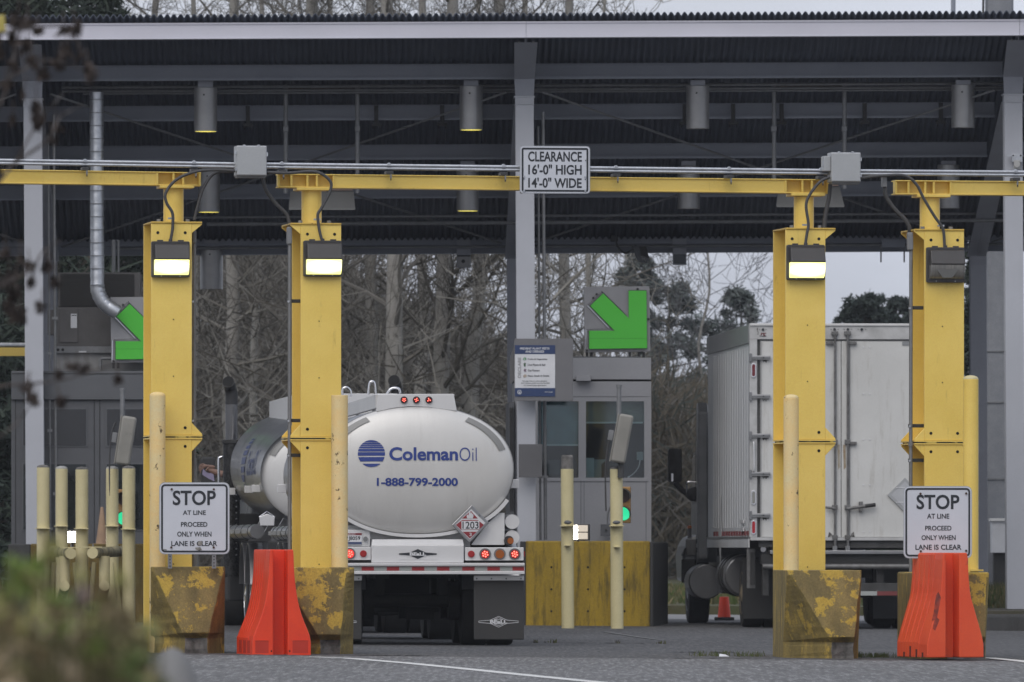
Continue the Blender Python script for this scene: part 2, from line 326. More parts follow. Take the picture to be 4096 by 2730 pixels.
# ------------------------------------------------------------------ yellow clearance gates
GTH = .15
def gD(x): return 92.3+(x-2048)*.00038
def column(t, cx, by, cy, sy, sd, stubx, beamy, parent):
    a = t.L(cx,by); u0 = a.u if hasattr(a,'u') else a.x; zb = a.z-.03; zs = t.L(cx,sy).z; zc = t.L(cx,cy).z; hw, g = .209, .105
    mb = MB()
    for z0, z1 in ((zb,zs-.018),(zs+.0205,zc-.018)):
        mb.box((u0-hw,0,z0),(u0+hw,.03,z1)); mb.box((u0-hw,.70,z0),(u0+hw,.73,z1)); mb.box((u0-.015,.03,z0),(u0+.015,.70,z1))
    col = mb.build('column', YEL, parent, .006)
    l, r = (u0-hw-(g if sd<0 else 0), u0+hw+(g if sd>0 else 0))
    MB().box((l,-.012,zs-.020),(r,.745,zs-.007)).build('splice_plate', YEL, col); MB().box((l,-.012,zs+.007),(r,.745,zs+.020)).build('splice_plate', YEL, col)
    MB().box((l+.02,-.0135,zs-.0068),(r-.02,.73,zs+.0068)).build('shim', M('grimy_gap',(.03,.028,.012),.9,col2=(.55,.42,.10),scale=5,lo=.52,hi=.58), col)
    MB().box((l,-.012,zc-.018),(r,.745,zc)).build('cap_plate', M('rust_edged_yellow',(.60,.40,.07),.5,dirt=(.16,.07,.02),dscale=14,dlo=.6,dhi=.66), col, .004)
    for v in (0,.70):
        e = u0+sd*hw
        for zz, hh in ((zs+.0205,.125),(zs-.0205,-.125),(zc-.018,-.10)):
            MB().prism([(e,zz),(e+sd*g,zz),(e+sd*g,zz+.012*(1 if hh>0 else -1)),(e,zz+hh)],'y',v+.002,v+.026).build('gusset', YEL, col, .004)
    for du, dz in ((-.14,.06),(.14,.06)):
        for z, k in ((zs,1),(zs,-1),(zc,-1.2)):
            MB().cyl((u0+du,-.003,z+k*(dz+.035)),(u0+du,.004,z+k*(dz+.035)),.0155,n=14).build('bolt_hole', HOLE, col)
    for zz in (zb+.42,zb+.94,zs+.62,zs+1.2): MB().cyl((u0+.02*sd,-.006,zz),(u0+.02*sd,.002,zz),.006,n=8).build('bolt_hole', HOLE, col)
    for du in (-.27,.27):
        if -.3 < du*sd: MB().cyl((u0+du*.55+sd*.04,.2,zc-.001),(u0+du*.55+sd*.04,.2,zc+.032),.022,n=6).build('bolt', GALVD, col)
    p = t.L(stubx,cy,.36); q = t.L(stubx,beamy,.36)
    MB().cyl((p.x,.36,zc-.002),(p.x,.36,q.z),.104,n=32).build('stub_post', YEL, col, smooth=40)
    return col
def gbeam(t, x0, x1, yt0, yb0, yt1, yb1, stiffs, plates, parent, v=.36):
    mb = MB(); hw = .105
    def seg(ya0, ya1, da, db, vv0, vv1):
        a = t.L(x0,ya0,v); b = t.L(x1,ya1,v)
        mb.hexa([(a.x,vv0,a.z-da),(b.x,vv0,b.z-da),(b.x,vv1,b.z-da),(a.x,vv1,a.z-da),(a.x,vv0,a.z-db),(b.x,vv0,b.z-db),(b.x,vv1,b.z-db),(a.x,vv1,a.z-db)])
    seg(yt0,yt1,.012,0,v-hw,v+hw); seg(yb0,yb1,0,-.012,v-hw,v+hw); seg(yt0,yt1,.144,.0121,v-.012,v+.012)
    b = mb.build('beam', YEL, parent, .003)
    def yy(x, p, q): return p+(q-p)*(x-x0)/(x1-x0)
    for x in stiffs:
        p = t.L(x,yy(x,yt0,yt1),v); q = t.L(x,yy(x,yb0,yb1),v)
        MB().box((p.x-.011,v-hw+.004,q.z+.013),(p.x+.011,v-.013,p.z-.013)).build('stiffener', YEL, b, .002)
    for xa, xb in plates:
        p = t.L(xa,yy(xa,yb0,yb1),v); q = t.L(xb,yy(xb,yb0,yb1),v)
        MB().box((p.x,v-.16,p.z-.027),(q.x,v+.16,min(p.z,q.z)-.0005)).build('seat_plate', YEL, b, .003)
    # long web cover between the stiffened ends
    return b
def cover(t, b, x0, x1, yt0, yb0, yt1, yb1, v=.36):
    mb = MB(); a = t.L(x0,yb0,v); q = t.L(x1,yb1,v); a2 = t.L(x0,yt0,v); q2 = t.L(x1,yt1,v); w0, w1 = v-.092, v-.02
    mb.hexa([(a.x,w0,a.z+.0125),(q.x,w0,q.z+.0125),(q.x,w1,q.z+.0125),(a.x,w1,a.z+.0125),(a.x,w0,a2.z-.0125),(q.x,w0,q2.z-.0125),(q.x,w1,q2.z-.0125),(a.x,w1,a2.z-.0125)])
    mb.build('web_face', YEL, b)
A = T('clearance_gate', 'yellow steel height gate at the left, only its right post and beam end in view', 'gate', 686, 2614, gD(686), GTH)
column(A,686,2614,887,1749,1,694,755,A.e); column(A,-1050,2600,872,1738,-1,-1060,738,A.e)
b_ = gbeam(A,-1160,800,661,722,692,746,(625,690,729,795),((633,770),(-1130,-990)),A.e); cover(A,b_,-980,622,664,724,689,744)
B = T('clearance_gate', 'yellow steel height gate in the middle spanning the lane under the clearance sign', 'gate', 1284, 2614, gD(1284), GTH)
column(B,1284,2614,893,1755,-1,1246,762,B.e); column(B,3222,2622,912,1767,1,3215,788,B.e)
b_ = gbeam(B,1107,3312,697,752,720,777,(1110,1161,1225,1263,1330,3136,3203,3241,3307),((1180,1310),(3155,3290)),B.e); cover(B,b_,1333,3133,699,754,718,775)
G3 = T('clearance_gate', 'yellow steel height gate at the right, its left post carrying the unlit lamp', 'gate', 3777, 2628, gD(3777), GTH)
column(G3,3777,2628,917,1771,-1,3719,792,G3.e); column(G3,5640,2640,930,1784,1,5630,808,G3.e)
b_ = gbeam(G3,3573,5740,723,780,740,797,(3577,3627,3694,3728,3796),((3658,3790),(5560,5700)),G3.e); cover(G3,b_,3799,5560,725,782,739,796)
# ------------------------------------------------------------------ lamps on the posts
def wall_lamp(label, x0, x1, y0, y1, ls, lit):
    t = T('wall_lamp', label, 'lamp', (x0+x1)/2, y1, gD((x0+x1)/2)-.015, GTH, 'lamps on the yellow gate posts')
    h = y1-y0; a = t.L(x0,y1); b = t.L(x1,y0); W, H = b.x, b.z
    MB().prism(rrect(a.x,W,0,H,.018),'y',-.05,-.001).build('housing', DKP, t.e, .006)
    zl1 = H*(1-(ls[0]-y0)/h); zl0 = H*(1-(ls[1]-y0)/h); g = .03
    mb = MB(); mb.prism([(-.051,H-.028),(-.10,H-.034),(-.165,zl1+.012),(-.165,zl1),(-.051,zl1)],'x',a.x+g,W-.012); mb.build('hood', DKP, t.e, .012)
    mb = MB(); n = 9; k = []
    for i in range(n):
        q = i/(n-1); k.append((-.055-.10*math.cos(q*1.45)**.6 if q < 1 else -.058, zl1-.002-(zl1-zl0)*q))
    mb.prism([(-.052,zl1-.002)]+k+[(-.052,zl0)],'x',a.x+g*.9,W-.016)
    ln = mb.build('lens', LIT if lit else UNLIT, t.e, smooth=40)
    if not lit:
        mb = MB(); q = .5*(a.x+W); mb.prism([(q-.05,zl0+.01),(q+.05,zl0+.01),(q+.12,zl0+.10),(q-.12,zl0+.10)],'y',-.150,-.13); mb.build('reflector', M('lamp_reflector',(.12,.12,.115),.3), ln)
    for x in (a.x+.09,W-.09): MB().box((x-.03,-.045,H),(x+.03,-.015,H+.014)).build('hinge', DKP, t.e, .003)
    for x in (a.x+.1,W-.1): MB().cyl((x,-.053,.014),(x,-.049,.014),.006,n=8).build('screw', GALV, t.e)
    MB().cyl(((a.x+W)/2,-.03,H),((a.x+W)/2,-.03,H+.02),.02,n=12).build('cable_gland', DKP, t.e)
wall_lamp('lit black wall lamp on the leftmost yellow post', 604,757,967,1111,(1041,1100),True)
wall_lamp('lit black wall lamp on the yellow post behind the left orange barrier', 1212,1366,964,1108,(1040,1098),True)
wall_lamp('lit black wall lamp on the yellow post in front of the white box truck', 3144,3297,981,1122,(1052,1112),True)
wall_lamp('unlit black wall lamp with grey glass on the rightmost yellow post', 3703,3855,991,1132,(1061,1117),False)
# ------------------------------------------------------------------ galvanised rails with clamps, junction boxes, cables
def rail(label, x0, x1, ya, yb, clamps):
    t = T('galvanised_rail', label, 'pipe rail', x0, ya, gD(x0)+.1, GTH, 'galvanised rails above the gate beams')
    for d in (0,12.5):
        mb = MB(); t.tube(mb,[(x0,ya+d,.0 if d==0 else .004),((x0+x1)/2,(ya+yb)/2+d,0),(x1,yb+d,.0 if d==0 else .004)],.0165,n=12); mb.build('pipe', GALV, t.e, smooth=50)
    for x in clamps:
        y = ya+(yb-ya)*(x-x0)/(x1-x0)
        k = t.R('clamp', M('black_clamp',(.05,.05,.052),.5,.3), x-13,x+16,y+22,y+35,-.05,.12, bevel=.004)
        t.R('clamp_foot', GALVD, x+3,x+9,y+35,y+52,-.052,-.03,k); t.R('clamp_hook', GALV, x-8,x+7,y-7,y+3,-.03,.03,k,.004); t.Cy('bolt', GALV, x-1,y-7,5,-.035,.03,k,8)
        t.R('clamp_foot', BLK, x+4,x+8,y+52,y+60,-.05,-.035,k)
    return t
rail('galvanised twin pipe rail left of the left junction box', -900,950,628,656,(-400,342,778))
rail('galvanised twin pipe rail between the two junction boxes, behind the clearance sign', 1064,3330,657,683,(1129,1558,2016,2466,2919,3286))
rail('galvanised twin pipe rail right of the right junction box', 3440,5000,684,696,(4065,4600))
def jbox(label, x0, x1, y0, y1, side):
    t = T('junction_box', label, 'electrical box', (x0+x1)/2, y1, gD((x0+x1)/2)-.1, GTH, 'grey junction boxes on the rail')
    t.R('enclosure', BOXG, x0,x1,y0,y1,.03,.26, bevel=.008); t.R('door', BOXG, x0+2,x1-1,y0+2,y1-3,.0,.029, bevel=.008)
    t.R('bottom_flange', GALVD, x0+3,x1-4,y1,y1+7,.06,.24)
    for x in (x0+32,x1-32): t.R('latch', GALV, x-5,x+5,y0-4,y0+2,.0,.03, bevel=.004)
    for y in (y0+28,y1-26): t.R('hinge', GALV, (x0-4 if side>0 else x1-1),(x0+1 if side>0 else x1+4),y-7,y+7,.0,.05, bevel=.003)
    if side > 0: t.R('latch', GALV, x1-1,x1+5,y0+26,y0+42,.0,.05)
    else:
        s_ = t.R('side_box', BOXG, x0-29,x0-2,y0+14,y1-44,.05,.22, bevel=.006); t.R('latch', GALV, x0-32,x0-29,y0+34,y0+54,.06,.1,s_)
jbox('grey junction box on the rail between the left pair of posts', 946,1067,584,704,1)
jbox('grey junction box with a small side box on the rail above the third post', 3325,3443,611,729,-1)
def cable(label, pts, r=.0155, v=-.03):
    pts = [(p[0],p[1],p[2] if len(p)>2 else v) for p in pts]
    t = T('power_cable', label, 'cable', pts[0][0], pts[0][1], gD(pts[0][0])+.1, GTH, 'dark power cables of the gates')
    mb = MB(); t.tube(mb, smoothpts(pts), r); mb.build('sheath', CABLE, t.e, smooth=60)
    return t
def k1(*q): return [c(1,*p) for p in q]
def k3(*q): return [c(3,*p) for p in q]
def strap(t, x, y): t.R('clip', GALV, x-9,x+17,y-3,y+4,-.06,-.02)
t = cable('dark cable looping from the left junction box to the leftmost lit lamp', k1((1620,1178),(1480,1172),(1340,1186),(1215,1240),(1142,1330),(1148,1400),(1188,1470),(1190,1560))+[c(4,1186,30),c(4,1174,95)], v=-.15); strap(t,*c(1,1175,1505))
cable('dark cable dropping from the left junction box behind the leftmost post head', [(x,y,.1) for x,y in k1((1600,1185),(1480,1195),(1405,1290),(1362,1420),(1338,1518))])
cable('dark cable dropping from the left box down to the conduit of the second post', [(x,y,.12) for x,y in k1((1812,1225),(1832,1310),(1902,1405),(1975,1480),(1996,1560))], .019)
t = cable('dark cable looping from the left junction box right to the second lit lamp', k1((1840,1188),(1990,1194),(2170,1184),(2268,1240),(2278,1310),(2218,1430),(2190,1480),(2196,1560))+[c(4,2205,40),c(4,2218,88)], v=-.15); strap(t,*c(1,2180,1512))
t = cable('dark cable looping from the right junction box to the third lit lamp', k3((1015,1222),(950,1252),(882,1335),(852,1415),(868,1545))+[c(6,858,40),c(6,846,118)], v=-.15); strap(t,*c(3,845,1550))
cable('thick dark cable hanging below the right junction box', [(x,y,.1) for x,y in k3((1018,1270),(1010,1360),(985,1480),(975,1575))], .022)
t = cable('dark cable looping from the right junction box to the unlit lamp', k3((1230,1228),(1380,1212),(1530,1212),(1610,1270),(1660,1365),(1735,1490),(1785,1560))+[c(6,1800,40),c(6,1806,138)], v=-.15); strap(t,*c(3,1775,1556))
t = cable('thick dark cable curving from the right rail to the conduit of the rightmost post', [(x,y,.1) for x,y in k3((1393,1215),(1393,1290),(1405,1360),(1470,1452),(1530,1510),(1562,1568))]+[(*c(6,1562,40),.12)], .022)
t.R('strain_relief', GALVD, *[c(3,1378,0)[0],c(3,1408,0)[0]], c(3,0,1222)[1], c(3,0,1288)[1], .06,.14)
def post_conduit(label, x, y0, y1, straps, lab_box=None, v=.06):
    t = T('conduit', label, 'conduit', x, y1, gD(x), GTH, 'grey conduits running down the posts')
    mb = MB(); t.tube(mb,[(x+1,y0,v),(x,(y0+y1)/2,v),(x,y1,v)],.019,n=12); mb.build('pipe', GALVD, t.e, smooth=50)
    for y, x1 in straps: t.R('strap', M('black_strap',(.03,.03,.028),.6), x-8,x1,y-7,y+7,v+.02,v+.06, bevel=.004); t.Cy('bolt', GALV, x-4,y+2,4.5,v-.03,v-.02,n=8)
    return t
t = post_conduit('grey conduit strapped to the left side of the second yellow post', 1158,962,2275,((1205,1202),(1683,1202),(1822,1202)))
t.R('elbow_fitting', GALVD, 1149,1169,908,978,.02,.10, bevel=.012)
post_conduit('grey conduit on the right side of the leftmost yellow post', 776,975,2275,((1205,779),(1682,779)), v=.3).R('elbow_fitting', GALVD, 770,786,920,975,.26,.36, bevel=.012)
t = post_conduit('grey conduit with a small box strapped to the left of the rightmost post', 3643,1000,2465,((1232,3694),(1704,3697),(1842,3697)))
t.R('elbow_fitting', GALVD, 3632,3654,930,1002,.02,.10, bevel=.012); bx = t.R('small_box', BOXG, 3609,3657,2322,2378,-.06,.04, bevel=.006); t.R('box_clasp', GALVD, 3624,3634,2344,2356,-.07,-.061,bx)
t.R('coupling', GALVD, 3637,3650,1770,1786,.035,.085)
# ------------------------------------------------------------------ pipe bollards in front of the posts
def bollard(label, x0, x1, y0, by, D, mat, group, cap='dome', plates=(), capmat=None, lean=0):
    cx = (x0+x1)/2; t = T('bollard', label, 'bollard', cx, by, D, 0, group); r = (x1-x0)/2/Sx(D); H = t.L(cx,y0).z; dx = lean/Sx(D)
    MB().tube([(0,0,-.05),(dx*.5,0,H*.5),(dx,0,H-.004)],r,28).build('pipe', mat, t.e, .004, 40)
    if cap == 'dome':
        mb = MB(); mb.loft([[(dx+r*q*math.cos(2*math.pi*i/24), r*q*math.sin(2*math.pi*i/24), H-.004+h) for i in range(24)] for q,h in ((.985,0),(.97,.012),(.8,.026),(.45,.036),(.05,.04))]); mb.build('concrete_cap', capmat or CONCC, t.e, smooth=50)
    elif cap == 'core':
        mb = MB(); rr = r*.94; mb.loft([[(dx+rr*q*math.cos(2*math.pi*i/20), rr*q*math.sin(2*math.pi*i/20), H+h+.012*math.sin(i*1.7)) for i in range(20)] for q,h in ((1,-.01),(1,.06),(.98,.14),(.99,.165),(.9,.178),(.05,.175))]); mb.build('concrete_core', CONCC, t.e, smooth=50)
    for y, wd in plates:
        z = t.L(cx,y).z
        MB().box((dx*z/H-wd/2,-r-.10,z-.012),(dx*z/H+wd/2,-r*.3,z)).build('shelf_plate', mat, t.e, .003)
    return t
gb = 'chipped yellow bollards in front of the gate posts'
bollard('chipped pale yellow bollard in front of the leftmost lamp post, behind the left stop sign', 598,662,1582,2600,91.55,BOLY,gb,capmat=BOLY)
bollard('chipped pale yellow bollard at the right edge of the second lamp post', 1325,1392,1580,2600,91.7,BOLY,gb,'flat')
bollard('chipped pale yellow bollard in front of the third lamp post, left of the crumbled barrier', 3134,3195,1592,2610,91.9,BOLY,gb,capmat=BOLY)
t = bollard('chipped yellow bollard at the right edge of the rightmost lamp post, behind the stop sign', 3852,3914,1516,2615,92.1,YEL,gb,capmat=CREAM)
t.R('foot_plate', YEL, 3883,3934,2279,2286,-.25,.1)
# ------------------------------------------------------------------ concrete barriers at the foot of the posts
def barrier(label, out, face, D, th, depth=1.6, chip=False, white=False):
    x0,x1,y0,y1 = out; t = T('concrete_barrier', label, 'concrete barrier', (x0+x1)/2, y1, D, th, 'worn yellow concrete barriers at the gate posts')
    a = t.L(x0,y1,.02); b = t.L(x1,y0,.02); W0, W1, H = a.x, b.x, b.z; q = [t.L(x,y,0) for x,y in face]  # face: TL TR BR BL
    zb = min(q[2].z,q[3].z); N = 14; rings = []
    # horizontal cross-sections (u,v): the nose narrows towards the ground, corners fall back
    zs = [-.04,.0,.05,zb*.7,zb]+[zb+(H-zb)*i/N for i in range(1,N+1)]; rr = random.Random(int(x0))
    vs = []
    for z in zs:
        f = max(0,min(1,(z-zb)/(q[0].z-zb))) if q[0].z > zb else 1
        l = q[3].x+(q[0].x-q[3].x)*f; r = q[2].x+(q[1].x-q[2].x)*f
        back = .015+.42*(1-f); rec = .0 if z > zb+.001 else .06+.05*rr.random()
        if z > H-.03: l += .01; r -= .01
        j = lambda s: rr.uniform(-s,s)
        vs.append([(W0,depth,z),(W0,back,z),(l+j(.006),rec*.6+.004,z),(l*.6+r*.4+j(.01),rec,z),(l*.3+r*.7,rec,z),(r+j(.006),rec*.6+.004,z),(W1,back*.8,z),(W1,depth,z)])
    mb = MB(); mb.loft(vs); o = mb.build('block', [CONCN], t.e, .018)
    # side and foot faces show plainer, older paint
    o.data.materials.append(CONCY); o.data.materials.append(CONCC)
    for p in o.data.polygons:
        ce = p.center; n = p.normal
        if ce.z < zb*1.02 and n.y < -.3 and q[3].x-.03 < ce.x < q[2].x+.03: p.material_index = 2
        elif n.y > -.93 and n.z < .7: p.material_index = 1
    return t
barrier('worn mossy yellow concrete barrier under the left stop sign', (604,900,2268,2618), [c(7,1058,800),c(7,1540,795),c(7,1432,1262),c(7,1272,1250)], 91.1,.05)
barrier('flaking yellow concrete barrier behind the left orange barrier', (1120,1417,2270,2611), [c(7,1925,800),c(7,2385,795),(1362,2560),(1282,2555)], 91.35,.05)
barrier('badly flaking yellow concrete barrier beside the third lamp post', (3147,3446,2282,2626), [c(9,752,830),c(9,1228,812),c(9,1182,1292),c(9,1030,1285)], 91.0,.06)
barrier('yellow concrete barrier with a white chipped corner behind the right orange barrier', (3653,3957,2290,2632), [c(9,1625,830),c(9,2095,830),c(9,2090,1290),c(9,1830,1290)], 91.3,.06)
# ------------------------------------------------------------------ orange plastic barriers
def orange(label, cx, by, D, th, prof, mat, chan, Lg, pockets, ribs):
    t = T('plastic_barrier', label, 'plastic barrier', cx, by, D, th)
    def sec(k, dz=0): return [(-w*k,z) for z,w in prof]+[(w*k,z) for z,w in prof[::-1]]
    mb = MB(); fz = .0; H = prof[-1][0]
    def wid(z):
        for (z0,w0),(z1,w1) in zip(prof,prof[1:]):
            if z0 <= z <= z1: return w0+(w1-w0)*(z-z0)/(z1-z0)
        return prof[-1][1]
    n = 2*ribs+1; zr = sorted(set([0,.2,H]+[z for z,_ in prof]))
    vsteps = [.2785+(Lg-.2785)*i/n for i in range(n+1)]
    for i in range(n):
        ins = 0 if i % 2 == 0 else .006
        mb.prism([(-(w-ins*(.2<z<H-.15)),z) for z,w in prof]+[((w-ins*(.2<z<H-.15)),z) for z,w in prof[::-1]],'y',vsteps[i],vsteps[i+1])
    body = mb.build('body', mat, t.e, .008)
    c0, c1 = chan
    zz = [prof[0][0]+H*i/16 for i in range(17)]; zz[-1] = H
    for s, nm in ((-1,'end_cheek'),(1,'end_cheek')):
        e = c1 if s > 0 else -c0
        pts = [(s*e,z) for z in zz[::-1]]+[(s*wid(z),z) for z in zz]; MB().prism(pts,'y',0,.278).build(nm, mat, t.e, .01)
    MB().prism([(c0,.0),(c1,.0),(c1,H-.004),(c0,H-.004)],'y',.20,.278)  .build('end_channel', mat, t.e, .004)
    if pockets:
        for x0_, x1_ in ((-wid(.05)+.03,c0-.05),(c1+.05,wid(.05)-.03)):
            mb = MB(); mb.box((x0_,-.0015,.03),(x1_,.004,.155)); k_ = mb.build('pocket', M('orange_recess_shade',(.50,.03,.012),.6), t.e)  # deeper orange stands for shade inside the pockets; no recess is cut
            MB().box((x0_-.006,-.006,.155),(x1_+.006,.002,.163)).build('pocket_lip', mat, k_)
        for x_ in (c0-.02,c1+.02): MB().cyl((x_,-.002,.05),(x_,.004,.05),.009,n=10).build('drain_hole', HOLE, t.e)
        for i in range(3): MB().box((-wid(.05)-.0025,.15+i*.26,.03),(-wid(.05)+.002,.31+i*.26,.155)).build('side_pocket', M('orange_recess_shade',(.50,.03,.012),.6), t.e, .002)
    else:
        for i in range(4): MB().box((-wid(.03)-.003,.12+i*.2,-.0),(-wid(.03)+.004,.165+i*.2,.05+.03*(i%3))).build('drain_slot', M('dark_slot',(.10,.02,.015),.8), t.e)
        mb = MB(); q = [(-.20,.62),(-.175,.66),(-.15,.60),(-.19,.40),(-.165,.38),(-.21,.27),(-.235,.29),(-.215,.38),(-.245,.37),(-.225,.45)]
        mb.prism([(a-.005,b) for a,b in q],'y',-.002,.002); mb.build('scuff_mark', M('dark_scuff',(.13,.03,.025),.8,col2=(.45,.06,.03),scale=20), t.e)
    return t
p1 = [(0,.298),(.18,.298),(.20,.288),(.29,.252),(.385,.213),(.48,.183),(.56,.164),(.70,.142),(.85,.128),(1.03,.122),(1.068,.118)]
orange('bright orange ribbed plastic barrier between the first and second lamp posts', 1127,2625,90.3,.19, p1, ORG, (-.085,.06), 1.0, True, 5)
p2 = [(0,.30),(.15,.298),(.285,.262),(.45,.212),(.58,.172),(.64,.158),(.80,.142),(1.03,.132),(1.05,.122)]
orange('faded scuffed orange plastic barrier in front of the right stop sign', 3822,2631,90.2,.27, p2, ORGF, (-.10,.04), .98, False, 4)
# ------------------------------------------------------------------ signs
def bolt(t, x, y, par, m=RUST, r=4.6): t.Cy('bolt', m, x, y, r, -.016, -.006, par, 10)
def signplate(name, label, x0, x1, y0, y1, D, th, rad=22, grp=None, depth=.004):
    t = T(name, label, 'sign', (x0+x1)/2, y1, D, th, grp); k = 1/Sx(D)
    a = t.L(x0,y1); b = t.L(x1,y0)
    pl = MB().prism(rrect(a.x,b.x,a.z,b.z,rad*k),'y',0,depth).build('sign_plate', SIGNE, t.e)
    i = 3*k; MB().prism(rrect(a.x+i,b.x-i,a.z+i,b.z-i,(rad-3)*k),'y',-.0025,-.0002).build('sign_face', SIGNW, pl)
    o = rrect(a.x+7.5*k,b.x-7.5*k,a.z+7.5*k,b.z-7.5*k,(rad-6)*k); n_ = rrect(a.x+15*k,b.x-15*k,a.z+15*k,b.z-15*k,(rad-13)*k); m = len(o)
    mb = MB(); mb.add([(p[0],-.005,p[1]) for p in o]+[(p[0],-.005,p[1]) for p in n_],[(j,(j+1)%m,m+(j+1)%m,m+j) for j in range(m)]); mb.build('border', INK, pl, recalc=False)
    return t, pl
def stop_sign(label, x0, x1, y0, y1, D, th, lines, bolts, posts):
    t, pl = signplate('stop_sign', label, x0,x1,y0,y1,D,th,22,'stop at line signs')
    for s, xa, xb, ya, yb, off in lines: text(t, s, xa, xb, ya, yb, -.0052, INK, pl, off)
    for x, y in bolts: bolt(t, x, y, pl)
    for x, yb in posts:
        po = t.R('sign_post', GALVD, x-8.5,x+8.5,y0+40,yb,.006,.05); 
        for k in range(5):
            if y1+8+k*13 < yb: t.Cy('punched_hole', HOLE, x, y1+8+k*13, 2.6, .003, .0075, po, 8)
    return t, pl
def box7(x0,x1,y0,y1): return (*[c(7,x0,0)[0], c(7,x1,0)[0]], c(7,0,y0)[1], c(7,0,y1)[1])
def box9(x0,x1,y0,y1): return (*[c(9,x0,0)[0], c(9,x1,0)[0]], c(9,0,y0)[1], c(9,0,y1)[1])
def box2(x0,x1,y0,y1): return (*[c(2,x0,0)[0], c(2,x1,0)[0]], c(2,0,y0)[1], c(2,0,y1)[1])
t, pl = stop_sign('white stop at line sign with a damaged letter, on the left barrier', *box7(1097,1582,190,686), 91.0, .03,
    [('STOP',*box7(1190,1487,246,348),.022),('AT LINE',*box7(1260,1418,383,414),.02),('PROCEED',*box7(1247,1429,463,496),.02),('ONLY WHEN',*box7(1221,1457,529,564),.02),('LANE IS CLEAR',*box7(1180,1497,594,629),.02)],
    [c(7,1183,238),c(7,1473,238),c(7,1180,638),c(7,1472,638)], [(680,2275),(856,2275)])
sm = M('bent_scrape',(.30,.29,.27),.6,col2=(.06,.06,.06),scale=25)
for q in ([(1365,600),(1388,592),(1396,612),(1380,630),(1362,622)],[(1345,640),(1380,636),(1392,655),(1372,662),(1348,652)],[(1122,650),(1150,652),(1148,658),(1120,655)]):
    t.G('scrape', sm, [c(7,*p) for p in q], -.0062,-.0055, pl)
stop_sign('white stop at line sign behind the faded orange barrier', *box9(1522,1995,216,714), 90.95, .03,
    [('STOP',*box9(1612,1908,275,376),.022),('AT LINE',*box9(1685,1838,406,440),.02),('PROCEED',*box9(1672,1853,489,522),.02),('ONLY WHEN',*box9(1647,1882,554,588),.02),('LANE IS CLEAR',*box9(1605,1922,619,655),.02)],
    [c(9,1640,268),c(9,1955,266),c(9,1642,664),c(9,1955,661)], [(3682,2310),(3864,2310)])
t, pl = signplate('clearance_sign', 'white clearance 16 feet high 14 feet wide sign on the yellow beam', *box2(1228,1713,1009,1334), gD(2219)-.0, GTH, 14)
t.e.location.y -= .0
text(t,'CLEARANCE',*box2(1286,1656,1047,1114),-.0052,INK,pl,.022); text(t,'16\'-0" HIGH',*box2(1287,1655,1136,1204),-.0052,INK,pl,.022); text(t,'14\'-0" WIDE',*box2(1287,1655,1227,1295),-.0052,INK,pl,.022)
for q in ((1258,1217),(1680,1220),(1258,1316),(1680,1318)): bolt(t,*c(2,*q),pl,GALV,4)
for q in ((1260,1022),(1682,1026),(1682,1107),(1258,1234),(1680,1238)): bolt(t,*c(2,*q),pl,HOLE,1.8)
t.R('bracket', GALVD, 2100,2112,690,770,.006,.34,pl); t.R('bracket', GALVD, 2330,2342,690,770,.006,.34,pl)

# broken seam between the old road surface and the lane apron
r = random.Random(3); mb = MB()
def seam(x0, x1, D0, w0):
    n = 40; vs = []
    for i in range(n+1):
        D = D0+.12*math.sin(i*.9)+r.uniform(-.1,.1); X = ((x0+(x1-x0)*i/n)-2048)*D/F; w_ = w0*r.uniform(.15,1)*(0.05 if r.random() < .25 else 1)
        vs += [(X,D-w_,gz(X)+.006),(X,D+w_,gz(X)+.006)]
    mb.add(vs,[(2*i,2*i+1,2*i+3,2*i+2) for i in range(n)])
seam(880,1500,89.9,.30); seam(1420,1720,90.6,.35); seam(2500,3120,90.0,.16); seam(3300,3700,90.1,.2); seam(2700,2990,95.5,.5); seam(2080,2640,104,.25)
struct('pavement_crack', mb, M('crack_dark',(.035,.035,.036),.95,col2=(.07,.07,.07),scale=9), recalc=False)
# ------------------------------------------------------------------ the canopy
CT = .0205
K = T('steel_canopy', 'long grey steel canopy with corrugated roof sheet over the inspection lanes', 'canopy', 2110, YH+1.1*281.25, 128, CT)
K.e.rotation_euler = (0, -.0056, CT)
U0, U1 = -11.5, 11.5
def zd(v): return 8.12-.319*v
mb = MB(); n = int((U1-U0)/.0945*10); top = []; rows = [(-1.34,0),(2,0),(5,0),(7.75,0)]
vs = []
for v, _ in rows:
    for i in range(n+1):
        u = U0+(U1-U0)*i/n; vs.append((u, v, zd(v)+.043+.026*math.sin(2*math.pi*i/10)))
m_ = n+1
mb.add(vs, [(r*m_+i,r*m_+i+1,(r+1)*m_+i+1,(r+1)*m_+i) for r in range(3) for i in range(n)])
o = mb.build('roof_sheet', DECK, K.e, smooth=70, recalc=False); so = o.modifiers.new('thick','SOLIDIFY'); so.thickness = .012; so.offset = 1
CR = [-13.95,-6.99,0,6.96,13.92]
